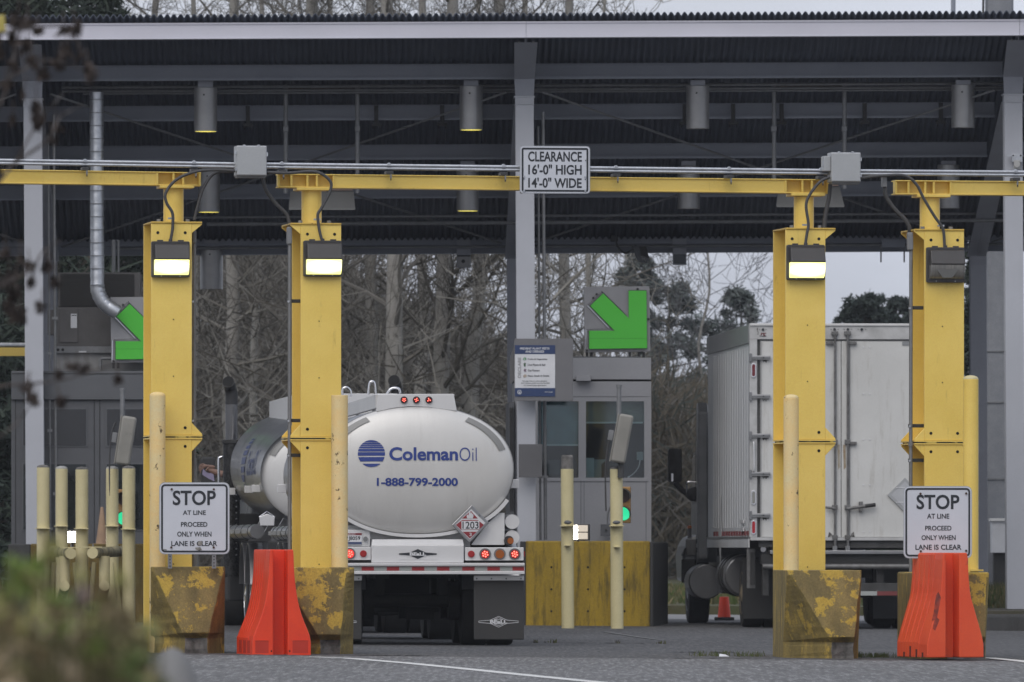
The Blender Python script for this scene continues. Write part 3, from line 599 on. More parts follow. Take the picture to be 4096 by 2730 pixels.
# front fascia channel, purlins, rear beam: one piece per bay, butted at the rafters
def channel(name, v, zt, h, fl, mat, us, lip=True, fl_out=-1):
    for a, b in zip(us, us[1:]):
        mb = MB(); a += .003; b -= .003
        mb.box((a,v,zt-h+.013),(b,v+.012,zt-.013)); mb.box((a,min(v,v+fl),zt-.0129),(b,max(v+.012,v+fl),zt)); mb.box((a,min(v,v+fl),zt-h),(b,max(v+.012,v+fl),zt-h+.0129))
        mb.build(name, mat, K.e, .003)
us = [U0,-6.99,0,6.96,U1]
zf = zd(-1.25)-.012
mb_us = [(U0,-6.99),(-6.99,0),(0,6.96),(6.96,U1)]
for a, b in mb_us:
    mb = MB(); a += .002; b -= .002
    mb.box((a,-1.25,zf-.215),(b,-1.238,zf-.028)); mb.box((a,-1.262,zf-.0279),(b,-1.11,zf)); mb.box((a,-1.262,zf-.229),(b,-1.10,zf-.2151))
    f_ = mb.build('fascia_beam', FASC, K.e, .003)
PV = [.4,1.97,3.55,5.13]
for v in PV:
    for a, b in mb_us:
        mb = MB(); a += .12; b -= .12; z = zd(v)+.005
        mb.box((a,v,z-.21),(b,v+.012,z)); mb.box((a,v-.10,z-.223),(b,v+.012,z-.2101)); mb.box((a,v-.06,z-.012),(b,v-.0001,z)); mb.box((a,v-.108,z-.223),(b,v-.1001,z-.188))
        mb.build('purlin', STEELB, K.e, .003)
zr = zd(7.6)
for a, b in mb_us:
    mb = MB(); a += .12; b -= .12
    mb.box((a,7.6,zr-.16),(b,7.62,zr)); mb.box((a,7.50,zr-.173),(b,7.63,zr-.1601)); mb.box((a,7.46,zr-.035),(b,7.5999,zr-.0)); mb.box((a-.12,7.55,zr+.0005),(b+.12,7.61,zr+.075)); 
    mb.build('rear_beam', STEELB, K.e, .003)
for u in CR[0:5]:
    hw = .145; mb = MB()
    # web
    bot = [(-1.08,zd(-1.1)-.25),(-.02,7.76),(0,7.52),(.36,7.42),(7.3,5.45),(7.45,5.45)]
    topl = [(7.45,zd(7.45)-.01),(-1.08,zd(-1.08)-.01)]
    mb.prism(bot+topl,'x',u-.008,u+.008)
    # bottom flange along the profile
    prof = [(-1.08,zd(-1.1)-.25),(-.02,7.76),(0.0,7.52)]
    wds = [.165,.145,.133]
    for (p,q),(wa,wb) in zip(zip(prof,prof[1:]),zip(wds,wds[1:])):
        mb.hexa([(u-wa,p[0]-.012,p[1]),(u+wa,p[0]-.012,p[1]),(u+wa,p[0]+.006,p[1]),(u-wa,p[0]+.006,p[1]),(u-wb,q[0]-.012,q[1]),(u+wb,q[0]-.012,q[1]),(u+wb,q[0]+.006,q[1]),(u-wb,q[0]+.006,q[1])])
    mb.hexa([(u-hw,.36,7.40),(u+hw,.36,7.40),(u+hw,7.4,5.435),(u-hw,7.4,5.435),(u-hw,.36,7.42),(u+hw,.36,7.42),(u+hw,7.4,5.455),(u-hw,7.4,5.455)])
    r_ = mb.build('rafter', STEELR, K.e, .003)
    for s in (-1,1): MB().cyl((u+s*.10,-1.10,zf-.29),(u+s*.10,-1.08,zf-.29),.016,n=6).build('bolt', GALVD, r_)
    mb = MB(); zc = 7.50; zb = -.1 if u < 6 else .18
    mb.box((u-.13,0,zb),(u+.13,.016,zc)); mb.box((u-.13,.284,zb),(u+.13,.30,zc)); mb.box((u-.008,.016,zb),(u+.008,.284,zc))
    c_ = mb.build('column', STEELF, K.e, .004)
    MB().box((u-.15,-.02,zc+.0005),(u+.15,.32,zc+.018)).build('cap_plate', STEELF, c_); MB().box((u-.134,-.014,zc-.105),(u+.134,-.0005,zc-.001)).build('splice_plate', STEELF, c_, .003)
    for s in (-1,1): MB().cyl((u+s*.088,-.03,zc-.06),(u+s*.088,-.0145,zc-.06),.021,n=6).build('bolt', STEELF, c_)
    mb = MB(); hw2 = .12; zc = 5.43
    mb.box((u-hw2,7.05,zb),(u+hw2,7.065,zc)); mb.box((u-hw2,7.30,zb),(u+hw2,7.315,zc)); mb.box((u-.008,7.065,zb),(u+.008,7.30,zc))
    c_ = mb.build('column', STEELR, K.e, .004); MB().box((u-hw2-.004,7.036,zc-.13),(u+hw2+.004,7.0495,zc-.002)).build('splice_plate', STEELR, c_)
    for s in (-1,1): MB().cyl((u+s*.08,7.02,zc-.065),(u+s*.08,7.036,zc-.065),.02,n=6).build('bolt', STEELR, c_)
for a, b in zip(CR[0:4], CR[1:5]):
    for p, q in (((a+.25,.12,7.58),(b-.2,7.0,5.66)),((b-.25,.13,7.58),(a+.2,7.0,5.64))):
        MB().tube([p,q],.017,8).build('brace_rod', GALVD, K.e, smooth=50)
for v, z, r, x0, x1 in ((1.0,7.72,.022,-6.6,11),(1.02,7.665,.018,-6.6,11),(1.04,7.63,.015,-6.3,11),(5.6,6.02,.02,-5.3,11),(5.62,5.92,.03,-4.6,11),(7.3,5.62,.02,-6,11)):
    MB().tube([(x0,v,z),(x1,v,z)],r,8).build('conduit', GALVD, K.e, smooth=50)
for u in (-3.95,-1.15,-.62,-.1-2.0,2.35,4.95,3.05,3.75,6.05): # pipe hangers between purlins
    mb = MB(); mb.box((u-.03,1.80,zd(1.9)-.30),(u+.03,1.84,zd(1.9)-.03)); mb.box((u-.07,1.78,zd(1.9)-.33),(u+.07,1.86,zd(1.9)-.285)); mb.box((u-.055,1.8,zd(1.9)-.37),(u-.042,1.82,zd(1.9)-.33)); mb.box((u+.042,1.8,zd(1.9)-.37),(u+.055,1.82,zd(1.9)-.33)); mb.build('pipe_hanger', BLK, K.e)
# conduits beside the columns
for u, v, z0, z1, r in ((.27,.30,1.2,7.3,.024),(.20,.33,1.2,7.1,.016),(-6.70,.32,1.0,7.3,.02),(6.62,7.2,.4,5.4,.03),(-6.83+.05,.31,0.5,7.0,.014)):
    MB().tube([(u,v,z0),(u,v,z1)],r,10).build('conduit', GALVD, K.e, smooth=50)
    for z in (z0+.9,z0+2.3,z0+3.4): MB().box((u-r-.02,v-r-.01,z-.02),(u+r+.02,v-r+.004,z+.02)).build('strap', GALVD, K.e)
# ------------------------------------------------------------------ things hung under the canopy
def kD(x, v): return 128+v+CT*(x-2110)/281
def pendant(label, cx, y0, y1, w, v, lit, ytop):
    D = kD(cx,v); t = T('pendant_lamp', label, 'lamp', cx, y1, D, 0, 'cylinder lamps under the canopy'); r = w/2/Sx(D); H = t.L(cx,y0).z; top = t.L(cx,ytop).z
    mb = MB(); mb.loft([[(q*math.cos(2*math.pi*i/32),q*math.sin(2*math.pi*i/32),z) for i in range(32)] for q,z in ((r-.012,.0),(r,.0),(r,H),(r*.96,H+.006),(.02,H+.007))],cap=False); mb.build('shade', LAMPG, t.e, smooth=40)
    mb = MB(); mb.loft([[(q*math.cos(2*math.pi*i/32),q*math.sin(2*math.pi*i/32),z) for i in range(32)] for q,z in ((r-.012,.0),(r-.02,.10),(.02,.11))],cap=False); mb.build('diffuser', M('lit_yellow_diffuser',(.8,.75,.3),.3,emis=(1,.88,.2),estr=.5) if lit else M('dull_diffuser',(.25,.24,.22),.4), t.e, smooth=40)
    MB().box((-.105,-.1,H+.0075),(.105,.1,top)).build('mount_box', STEELR, t.e, .004)
    MB().cyl((-.02,-r-.004,H-.10),(-.02,-r+.01,H-.10),.014,n=8).build('screw', BLK, t.e)
fr = [(c(1,1417,0)[0],354,527),(c(2,893,0)[0],348,521),(c(3,105,0)[0],347,516),(c(3,1932,0)[0],343,512)]
LB = ['front lamp cylinder above the left junction box, glowing yellow inside','front lamp cylinder between the left junction box and the clearance sign, glowing inside','front unlit lamp cylinder right of the clearance sign','front unlit lamp cylinder above the rightmost lamp post']
for (x,a,b), l, lit in zip(fr, LB, (1,1,0,0)): pendant(l, x, a, b, 92, .55, lit, 322)
mr = [(c(1,1440,0)[0],680,850),(c(2,868,0)[0],676,845),(c(3,42,0)[0],668,836),(c(3,1832,0)[0],662,834)]
LB = ['second row lamp cylinder behind the leftmost gate beam, glowing inside','second row lamp cylinder behind the beam left of the clearance sign, glowing inside','second row unlit lamp cylinder behind the beam right of the clearance sign','second row unlit lamp cylinder behind the beam of the rightmost gate']
for (x,a,b), l, lit in zip(mr, LB, (1,1,0,0)): pendant(l, x, a, b, 88, 3.7, lit, 645)
pendant('rear dark lamp cylinder hanging in front of the trees beside the leftmost post', 846, 993, 1158, 91, 7.56, 0, 962)
def hpanel(label, xl, xr, ytop, px0, px1, py0, py1, v):
    t = T('hanging_sign_panel', label, 'hanging panel', (px0+px1)/2, py1, kD((px0+px1)/2,v), CT, 'pipe-hung panels under the canopy')
    mb = MB(); t.tube(mb,[(xl,py0+6),(xl,(ytop+py0)/2),(xl,ytop)],.033,n=12); mb.build('pipe', GALVD, t.e, smooth=50); mb = MB(); t.tube(mb,[(xr,py0+6),(xr,(ytop+py0)/2),(xr,ytop)],.033,n=12); mb.build('pipe', GALVD, t.e, smooth=50)
    mb = MB(); t.tube(mb,[(xl,ytop+4),((xl+xr)/2,ytop+5),(xr,ytop+4)],.036,n=12); mb.build('crossbar', M('rusty_pipe',(.06,.052,.045),.7,.2,col2=(.16,.12,.08),scale=14,lo=.5,hi=.7), t.e, smooth=50)
    for x in (xl,xr):
        t.R('coupling', GALVD, x-11,x+11,504,528,-.05,.05, bevel=.012); t.R('elbow', GALVD, x-10,x+10,ytop-8,ytop+16,-.05,.05, bevel=.02)
    a = t.L(px0,py1); b = t.L(px1,py0); ins = .05 if px0 > 3000 else .02; dp = .35
    mb = MB(); mb.hexa([(a.x,-.10,a.z),(b.x,-.10,a.z),(b.x-ins,.30,b.z),(a.x+ins,.30,b.z),(a.x,-.07,a.z+.03),(b.x,-.07,a.z+.03),(b.x-ins,.33,b.z+.03),(a.x+ins,.33,b.z+.03)]); mb.build('panel', M('panel_grey',(.23,.23,.225),.5), t.e, .004)
    MB().box((a.x+ins+.05,.27,b.z+.031),(b.x-ins-.02,.32,b.z+.045)).build('edge_strip', M('salmon_strip',(.35,.24,.19),.6), t.e)
hpanel('grey panel hung on two pipes behind the second yellow post', 1143,1430,345, 1155,1421,768,842, 1.12)
hpanel('grey tapered panel hung on two pipes behind the third yellow post', 3096,3378,338, 3104,3377,750,831, 1.12)
def dplate(label, x0, x1, y0, y1, v, kind):
    t = T('speaker_bracket' if kind else 'blank_bracket', label, 'bracket', (x0+x1)/2, y1, kD(x0,v), CT)
    t.R('back_plate', STEELR, x0,x1,y0,y1,.0,.03, bevel=.003)
    if kind == 1:
        b = t.R('speaker_box', M('pale_speaker',(.27,.27,.275),.5), x0+4,x1-3,1027,1069,-.07,-.001, bevel=.006); t.R('bezel', BLK, x0+2,x1-2,1022,1027,-.075,-.0,b); t.Cy('cone', BLK, (x0+x1)/2-2,1046,7.5,-.078,-.0705,b,16)
        for a_ in (-21,19):
            for d_ in (-16,17): t.Cy('screw', GALVD, (x0+x1)/2+a_,1047+d_,2,-.074,-.0705,b,6)
    else:
        b = t.R('dark_panel', M('slate_panel',(.05,.06,.075),.4), x0+5,x1-5,1018,1055,-.03,-.001, bevel=.003)
dplate('bracket plate with a pale square speaker under the rear beam', 1827,1883,961,1072,7.42,1)
dplate('bracket plate with a dark square panel under the rear beam, right of the camera', 2691,2746,955,1061,7.42,0)
t = T('security_camera', 'dark security camera hanging from the rear canopy beam above the green arrow', 'camera', 2570, 1055, kD(2570,7.2), CT)
t.G('housing', M('camera_slate',(.07,.075,.085),.5), [c(5,2000,130),c(5,2095,133),c(5,2120,215),c(5,2105,248),c(5,2045,235)], -.10,.12, bevel=.008)
t.G('visor', BLK, [c(5,2050,132),c(5,2098,132),c(5,2122,215),c(5,2062,190)], -.115,-.102); t.G('lens_window', DGLS, [c(5,2062,195),c(5,2108,205),c(5,2098,238),c(5,2058,230)], -.108,-.1005)
t.R('mount', BLK, *[c(5,1855,0)[0],c(5,1905,0)[0]], 942,966, -.05,.1)
mb = MB(); t.tube(mb, smoothpts([(*c(5,1888,80),-.05),(*c(5,1905,140),-.06),(*c(5,1955,178),-.08),(*c(5,2010,150),-.06),(*c(5,2025,128),-.02)]),.016); mb.build('cable', CABLE, t.e, smooth=60)
t = T('pipe_support', 'small grey box with two thin rods hanging under the rear beam at the right', 'bracket', 3572, 990, kD(3572,7.3), CT)
t.R('box', STEELB, 3527,3620,958,990,-.05,.1, bevel=.004); t.R('rod', GALVD, 3521,3527,985,1050,-.02,.0); t.R('rod', GALVD, 3614,3620,985,1050,-.02,.0)
t = T('equipment_housing', 'beige device with a round cover on the right canopy column', 'wall device', 4066, 680, kD(4066,0)-.09, CT)
BEI = M('beige_casting',(.42,.42,.41),.5)
t.R('cover', BEI, 4055,4082,642,678,-.07,-.021, bevel=.01); t.R('back_plate', GALV, 4048,4090,617,650,-.02,.06, bevel=.003); t.R('arm', GALV, 4028,4048,620,627,-.02,.0); t.Cy('knob', BEI, 4068,659,12,-.11,-.0705)
for x in (4053,4083): t.Cy('screw', BLK, x,623,3.5,-.026,-.0205,n=8)
# ------------------------------------------------------------------ middle booth
S_ = T('inspection_booth', 'pale grey inspection booth with two teal-blinded windows behind the concrete wall', 'booth', 2330, 2495, 129.6, CT)
def bR(nm, m, x0,x1,y0,y1,v0,v1,par=None,bv=0.): 
    a = cb(x0,y0); b = cb(x1,y1); return S_.R(nm,m,a[0],b[0],a[1],b[1],v0,v1,par,bv)
g0 = S_.L(2060,2495); 
bR('fascia_panel', BOOTH, 120,1185,200,370,-.05,2.4, None,.006); bR('shadow_gap', HOLE, 122,1183,370,386,-.01,2.38); w_ = bR('upper_panel', BOOTH, 120,1186,386,505,-.03,2.4,None,.006)
bR('lower_wall', BOOTH, 120,1186,1170,2290,-.03,2.4); bR('jamb', BOOTH, 1160,1186,505.5,1169.5,-.03,2.4); bR('jamb', BOOTH, 120,296,505.5,1169.5,-.03,2.4)
bR('frame_head', BOOTH, 296.5,1159.5,505.5,541,-.02,.1); bR('frame_sill', BOOTH, 296.5,1159.5,1141,1169.5,-.045,.1,None,.004); bR('mullion', BOOTH, 616,674,541.5,1140.5,-.02,.1); bR('frame_jamb', BOOTH, 1131,1159.5,541.5,1140.5,-.02,.1)
bR('panel_seam', BOOTHD, 632,636,1170,1640,-.034,-.0305); bR('panel_seam', BOOTHD, 658,661,1170,1640,-.034,-.0305); bR('panel_seam', BOOTHD, 1143,1147,1170,1640,-.034,-.0305)
bR('interior_back', M('booth_interior',(.022,.026,.028),.8), 297,1130,541.5,1140.5,1.2,1.25)
wn = bR('window', M('window_glass',(.85,.95,.97),.03,trans=1.), 297,615,541.5,1140.5,.02,.026); bR('blind', TEALB, 297,615,541.5,880,.08,.085,wn); bR('blind_rail', TEALL, 340,613,878,890,.07,.095,wn)
wn = bR('window', M('window_glass',(.85,.95,.97),.03,trans=1.), 675,1130,541.5,1140.5,.02,.026); bR('blind', M('olive_blind',(.085,.115,.105),.3,spec=.4), 675,1130,541.5,703,.08,.085,wn); bR('blind_rail', TEALL, 677,1122,702,715,.07,.095,wn)
d_ = bR('monitor', TEALL, 677,737,985,1140,.3,.34); a_ = MB(); q = [cb(737,997),cb(838,997),cb(795,1035),cb(795,1140),cb(737,1140)]; S_.poly(a_,q,.3,.5); a_.build('monitor', M('mid_teal',(.12,.17,.18),.4), S_.e)
bR('wall_panel', TEALL, 1072,1122,937,1003,.5,.52); bR('desk_box', M('dim_teal',(.035,.055,.06),.5), 365,470,1000,1112,.5,.6); bR('door', BOOTHD, 120,200,543,1140,.03,.05)
MB_ = MB(); S_.tube(MB_,smoothpts([(*cb(1098,1003),.48),(*cb(1085,1060),.45),(*cb(1045,1110),.45),(*cb(1000,1138),.45)]),.008); MB_.build('cord', WHITEP, S_.e)
bR('vent_box', BOOTH, 597,712,338,382,-.18,-.051,None,.006); 
bR('roof_edge', BOOTHD, 560,1100,190,199,.2,2.2)
ls = bR('side_louvre', BOOTHD, 72,112,545,2200,-.25,2.3); [bR('slat', HOLE, x,x+5,590,1400,-.262,-.251,ls) for x in (78,90,101)]
MB_ = MB(); MB_.box((0,0,0),(.01,.01,.01))
t = T('notice_board', 'grey board on the middle column carrying the plant pest poster', 'board', *cb(345,538), 127.7, CT)
def tR(t, nm, m, x0,x1,y0,y1,v0,v1,par=None,bv=0.):
    a = cb(x0,y0); b = cb(x1,y1); return t.R(nm,m,a[0],b[0],a[1],b[1],v0,v1,par,bv)
tR(t,'panel',BOARD,112,573,50,538,.0,.03,None,.004); q = [cb(111,95),cb(111,380),cb(76,412),cb(76,212)]; t.G('side_panel', M('side_board',(.10,.10,.105),.6), q, .031,.06)
for x,y in ((150,78),(295,78)): t.Cy('screw', GALVD, *cb(x,y), 2, -.006,-.0005,n=6)
po = T('poster', 'navy and white prevent plant pests and diseases poster with four declare items', 'poster', *cb(274,503), 127.69, CT)
tR(po,'sheet',WHITEP,117,432,101,503,.0,.006)
tR(po,'header',NAVY,117,432,101,171,-.003,-.0003); tR(po,'footer',NAVY,117,432,437,503,-.003,-.0003)
def bt(s,x0,x1,y0,y1,m,off=0.,**k):
    a = cb(x0,y0); b = cb(x1,y1); text(po,s,a[0],b[0],a[1],b[1],-.0045,m,po.e,off,**k)
bt('PREVENT PLANT PESTS',157,387,119,136,WHITEP,.02); bt('AND DISEASES',199,345,142,160,WHITEP,.02); bt('DECLARE',140,165,197,357,GREYP,.02,vert=True)
for s,x1,y in (('Fruits & Vegetables',371,212),('Live Plants & Soil',355,255),('Cut Flowers',311,299),('Nuts, Seeds & Grains',386,342)): bt(s,219,x1,y-8,y+8,INK,.02)
for s,x0,x1,y in (('Foreign insects, plant diseases,',178,371,384),('and invasive plants can be harmful',164,387,400),('to United States agriculture.',187,365,418)): bt(s,x0,x1,y-7,y+6,INK,.01)
bt('www.cbp.gov',349,415,463,474,WHITEP,.01); bt('U.S. Customs and',176,246,460,468,DBLUEP); bt('Border Protection',176,248,471,479,DBLUEP)
po.Cy('seal', WHITEP, *cb(153,469), 8.6, -.0045,-.0031); po.Cy('seal_ring', NAVY, *cb(153,469), 6.3, -.005,-.0046); q = [cb(145,464),cb(153,468),cb(161,464),cb(158,474),cb(153,480),cb(148,474)]; po.G('seal_bird', WHITEP, q, -.0056,-.0051)
po.G('fruit_picture', GRNP, [cb(*p) for p in ((180,215),(182,204),(192,197),(203,199),(208,212),(200,219),(188,220))], -.0045,-.0031); po.Cy('fruit_slice', M('pale_green_print',(.35,.5,.38),.5), *cb(192,210), 4, -.0052,-.0046)
po.G('plant_picture', M('dark_green_print',(.03,.09,.035),.5), [cb(*p) for p in ((184,238),(190,246),(194,234),(198,246),(205,238),(201,256),(200,269),(188,269),(187,256))], -.0045,-.0031)
po.G('flower_picture', M('plum_print',(.13,.06,.12),.5), [cb(*p) for p in ((182,296),(190,294),(194,281),(199,292),(209,290),(200,300),(208,312),(196,306),(190,314),(190,302))], -.0045,-.0031)
po.G('nut_picture', M('nut_print',(.4,.34,.28),.5), [cb(*p) for p in ((180,348),(184,336),(196,329),(207,334),(210,346),(198,354),(186,355))], -.0045,-.0031)
t = T('grey_panel', 'plain dark grey panel on the middle column beside the booth window', 'panel', *cb(239,1137), 127.75, CT)
tR(t,'panel',M('patch_grey',(.105,.105,.112),.55),147,331,877,1137,.0,.03,None,.004)
for x,y in ((152,892),(297,890),(325,928),(152,1120),(322,1122)): t.Cy('screw', GALVD, *cb(x,y), 1.8, -.006,-.0005,n=6)
# green arrow signs
def arrow_sign(label, x0, D, cut=False):
    dx = x0-2336; t = T('lane_arrow_sign', label, 'arrow sign', x0+131, 1406+(42 if cut else 0), D, CT, 'green lane arrow signs'); dy = 42 if cut else 0
    S = lambda x,y: (c(5,x,y)[0]+dx, c(5,x,y)[1]+dy)
    bp_ = MB(); t.poly(bp_, [S(1670,410),S(2122,406),S(2128,856),S(1676,862)], .0,.16); pnl = bp_.build('cabinet', M('sign_cabinet_grey',(.30,.30,.315),.5,fine=.1), t.e, .006)
    arr = [(1978,433),(2102,433),(2107,835),(1702,840),(1702,713),(1880,713),(1710,540),(1800,452),(1978,625)]
    mb = MB(); t.poly(mb,[S(*p) for p in arr],-.05,-.001); mb.build('arrow_body', M('arrow_edge_dark',(.03,.035,.03),.5), pnl)
    ce = (2000,700); f = [(ce[0]+(x-ce[0])*.985, ce[1]+(y-ce[1])*.985) for x,y in arr]
    mb = MB(); t.poly(mb,[S(*p) for p in f],-.054,-.0505); fc = mb.build('arrow_face', GREEN, pnl)
    t.R('face_joint', M('dark_green',(.02,.16,.015),.5), S(1706,0)[0],S(2105,0)[0],S(0,765)[1],S(0,766.5)[1],-.0555,-.0545,fc)
    mb = MB(); t.tube(mb,[(*S(x-9,y-7),-.03) for x,y in ((1975,622),(1945,590),(1800,448),(1702,545),(1850,700),(1695,712),(1692,850))],.008,n=6); mb.build('neon_edge', CHROME, pnl)
    for x,y in ((1735,487),(1758,462),(2040,426),(2115,633),(1692,850)): t.Cy('fixing', BLK, *S(x,y), 5, -.02,-.001,pnl,8)
    for x in (1690,1722,1985,2050,2080): t.R('leg', BLK, S(x-7,0)[0],S(x+10,0)[0],S(0,860)[1],S(0,900)[1],.04,.10, bevel=.003)
arrow_sign('green down-left arrow sign standing on the roof of the middle booth', 2336, 129.9)
arrow_sign('green down-left arrow sign partly hidden behind the leftmost yellow post', 442, 128.6, True)
# concrete walls in front of the booths
t = T('concrete_wall', 'stained yellow concrete wall with a dark grey end in front of the middle booth', 'wall', 2350, 2502, 127.0, CT)
D0 = 127.0; a = t.L(2103,2502); b = t.L(2600,2502); H = t.L(2350,2165).z; zb = -.35
MB().box((a.x,0,zb),(b.x,.34,H)).build('yellow_face', WALLY, t.e, .02); p = t.L(2672,2490,6.0)
MB().prism([(b.x+.001,.0),(b.x+.05,.0),(p.x,6.0),(p.x-.2,6.0),(b.x+.001,.34)],'z',zb,H-.012).build('grey_end', WALLG, t.e, .03)
MB().prism([(a.x-.02,.02),(a.x-.001,.0),(a.x-.001,6),(a.x-.25,6)],'z',zb,H-.005).build('grey_end', WALLG, t.e, .02)
for x in (1446,1698,1950):
    for y in (775,927,1078): t.Cy('tie_hole', HOLE, *c(8,x,y), 4.4, -.003,.004,n=10)
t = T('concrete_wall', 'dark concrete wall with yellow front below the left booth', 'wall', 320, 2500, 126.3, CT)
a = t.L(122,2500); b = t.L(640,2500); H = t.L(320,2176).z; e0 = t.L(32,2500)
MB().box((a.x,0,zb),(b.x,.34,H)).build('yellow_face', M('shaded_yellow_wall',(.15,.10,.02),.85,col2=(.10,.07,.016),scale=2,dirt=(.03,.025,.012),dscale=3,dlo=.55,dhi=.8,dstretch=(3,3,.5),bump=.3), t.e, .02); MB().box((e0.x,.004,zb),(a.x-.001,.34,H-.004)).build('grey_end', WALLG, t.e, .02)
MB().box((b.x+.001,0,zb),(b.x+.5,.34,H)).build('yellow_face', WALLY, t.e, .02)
for x in (625,): 
    for y in (785,935): t.Cy('tie_hole', HOLE, *c(7,x,y), 4.4, -.003,.004,n=10)
# cream pipe bollards
gm = 'cream pipe bollards in front of the booths'
def stone(label, x, y, D, w, h):
    t = T('stone', label, 'stone', x, y, D, 0); mb = MB(); rr = random.Random(int(x)); n = 14
    mb.ball((0,0,h*.48),(w/2,w*.35,h/2),n,8); mb.v = [(a_*(1+rr.uniform(-.07,.07)),b*(1+rr.uniform(-.07,.07)),z*(1+rr.uniform(-.06,.06))) for a_,b,z in mb.v]; mb.build('pebble', M('grey_stone',(.12,.125,.13),.8,scale=12,fine=.4), t.e, smooth=80)
bollard('cream bollard with a bare concrete core on top, by the booth window', 2246,2297,1876,2518,123.0,CREAM,gm,'core',((2103,.205),(2181,.09)),lean=-3)
bollard('cream bollard under the tilted detector box at the middle booth', 2443,2494,1876,2517,123.0,CREAM,gm,'dome',((2103,.205),(2187,.09)),lean=-3)
stone('angular grey stone on the shelf plate of the concrete-topped bollard', 2271,2098,122.82,.108,.052); stone('smooth grey stone on the shelf plate of the bollard under the tilted box', 2466,2098,122.82,.112,.05)
bollard('leftmost cream bollard at the left booth with a brown stain', 147,198,1870,2520,122.0,CREAM,gm,plates=((2113,.2),))
bollard('second cream bollard from the left, with a white cap and faded stencil', 222,271,1875,2505,124.6,CREAM,gm,plates=((2104,.19),),capmat=M('white_cap',(.4,.4,.39),.9,scale=15,bump=.6))
bollard('middle of the five cream bollards at the left booth, left of the round pipe ends', 302,353,1878,2520,122.0,CREAM,gm,plates=((2114,.2),))
bollard('fourth cream bollard at the left booth, with yellow paint at its foot', 424,474,1875,2505,124.6,CREAM,gm,plates=((2104,.19),),capmat=M('white_cap',(.4,.4,.39),.9))
bollard('rightmost of the five cream bollards, with two brown rings, beside the yellow post', 489,541,1874,2520,122.0,CREAM,gm,plates=((2116,.2),))
def guard(label, ex, ey, r, bx, by, lx, ly, D):
    t = T('pipe_guard', label, 'pipe guard', ex, 2505, D, 0, 'welded pipe guards at the left booth'); k = 1/Sx(D)
    p = t.L(ex,ey,0); q = t.L(bx,by,1.6); MB().tube([p+Vector((0,.004,0)),q],r*k,24).build('rail_pipe', CREAMD, t.e, smooth=40); dr = (p-q).normalized()
    MB().cyl(p-dr*.0,p+dr*.012,r*k*1.03,n=28).build('end_cap', CREAM, t.e, smooth=40)
    a = t.L(lx,2225,.25); b = t.L(lx,2345,.25); MB().cyl(b+Vector((0,0,-.02)),a,r*k*1.02,n=24).build('leg', CREAM, t.e, smooth=40)
    f = t.L(lx,2345,.0); MB().tube([f+Vector((0,.004,0)),f+Vector((-.02,.5,-.02)),f+Vector((-.12,.9,-.32))],20*k,20).build('foot_pipe', CREAMD, t.e, smooth=40); MB().cyl(f,f+Vector((0,-.012,0)),20.5*k,n=24).build('end_cap', CREAM, t.e, smooth=40)
    for j in (-1,1): MB().tube([t.L(lx,2250,.5)+Vector((.14*j,0,0)),t.L(lx,2505,.5)+Vector((.22*j,0,0))],.03,8).build('brace', CREAM, t.e, smooth=40)
    MB().box((p.x-.15,.06,p.z+r*k+.001),(p.x+.12,.16,p.z+r*k+.014)).build('lug', CREAM, t.e); MB().cyl((p.x,.1,p.z+r*k+.0145),(p.x,.1,p.z+r*k+.05),.012,n=8).build('bolt', GALVD, t.e)
guard('round pipe guard rail pointing forward between the second and middle cream bollards', 283,2215,21.5,190,2203,258,2345,121.6)
guard('round pipe guard rail pointing forward between the middle and rightmost cream bollards', 371,2213,21.5,500,2205,418,2345,121.6)
# tilted detector boxes with pipes
DET = M('weathered_detector_box',(.27,.26,.235),.7,col2=(.21,.205,.185),scale=3,dirt=(.07,.065,.055),dscale=6,dlo=.62,dhi=.8,bump=.2)
def detector(label, cx, cy, w, h, ang, D, px, py0, py1, bx, by):
    t = T('detector_box', label, 'detector', cx, cy+h/2+12, D, 0, 'tilted detector boxes on bollards'); k = 1/Sx(D)
    e = MB().prism(rrect(-w*k/2,w*k/2,-h*k/2,h*k/2,.04),'y',-.13,.06).build('housing', DET, t.e, .03, 50); ce = t.L(cx,cy); e.location = (ce.x,0,ce.z); e.rotation_euler = (0,math.radians(ang),0)
    f = MB().box((-w*k/2-.022,-.09,-h*k/2),(-w*k/2-.002,.10,h*k/2)).build('hinged_cover', DET, e, .006)
    MB().box((-w*k/2-.10,-.06,-.05),(-w*k/2-.03,.05,.09)).build('junction_block', GALVD, e, .006)
    p = t.L(cx,cy+h/2-6); MB().cyl((p.x-.02,0,-.16),(p.x-.01,0,p.z+.05),.045,n=16).build('stand', M('stand_dark',(.06,.06,.06),.7), t.e, smooth=40)
    a = t.L(px,py1,.14); b = t.L(px,py0,.14); mb = MB(); mb.tube([a,b],9.5*k,16); mb.build('mast_pipe', GALVD, t.e, smooth=40); MB().cyl(b,(b.x,b.y,b.z+.035),11.5*k,n=16).build('pipe_cap', GALVD, t.e, smooth=40)
    mb = MB(); t.tube(mb, smoothpts([(bx,by,.12),(bx-14,by+40,.12),(bx-24,by+150,.12),(bx-22,by+300,.13)]),.011); mb.build('cable', CABLE, t.e, smooth=60)
detector('tilted grey detector box on the bollard in front of the booth window', 2489,1756,58,196,10.5,122.9,2476,1550,1690,2446,1745)
detector('tilted grey detector box on the fourth cream bollard at the left booth', 505,1764,58,196,8.5,124.4,490,1563,1690,462,1690)
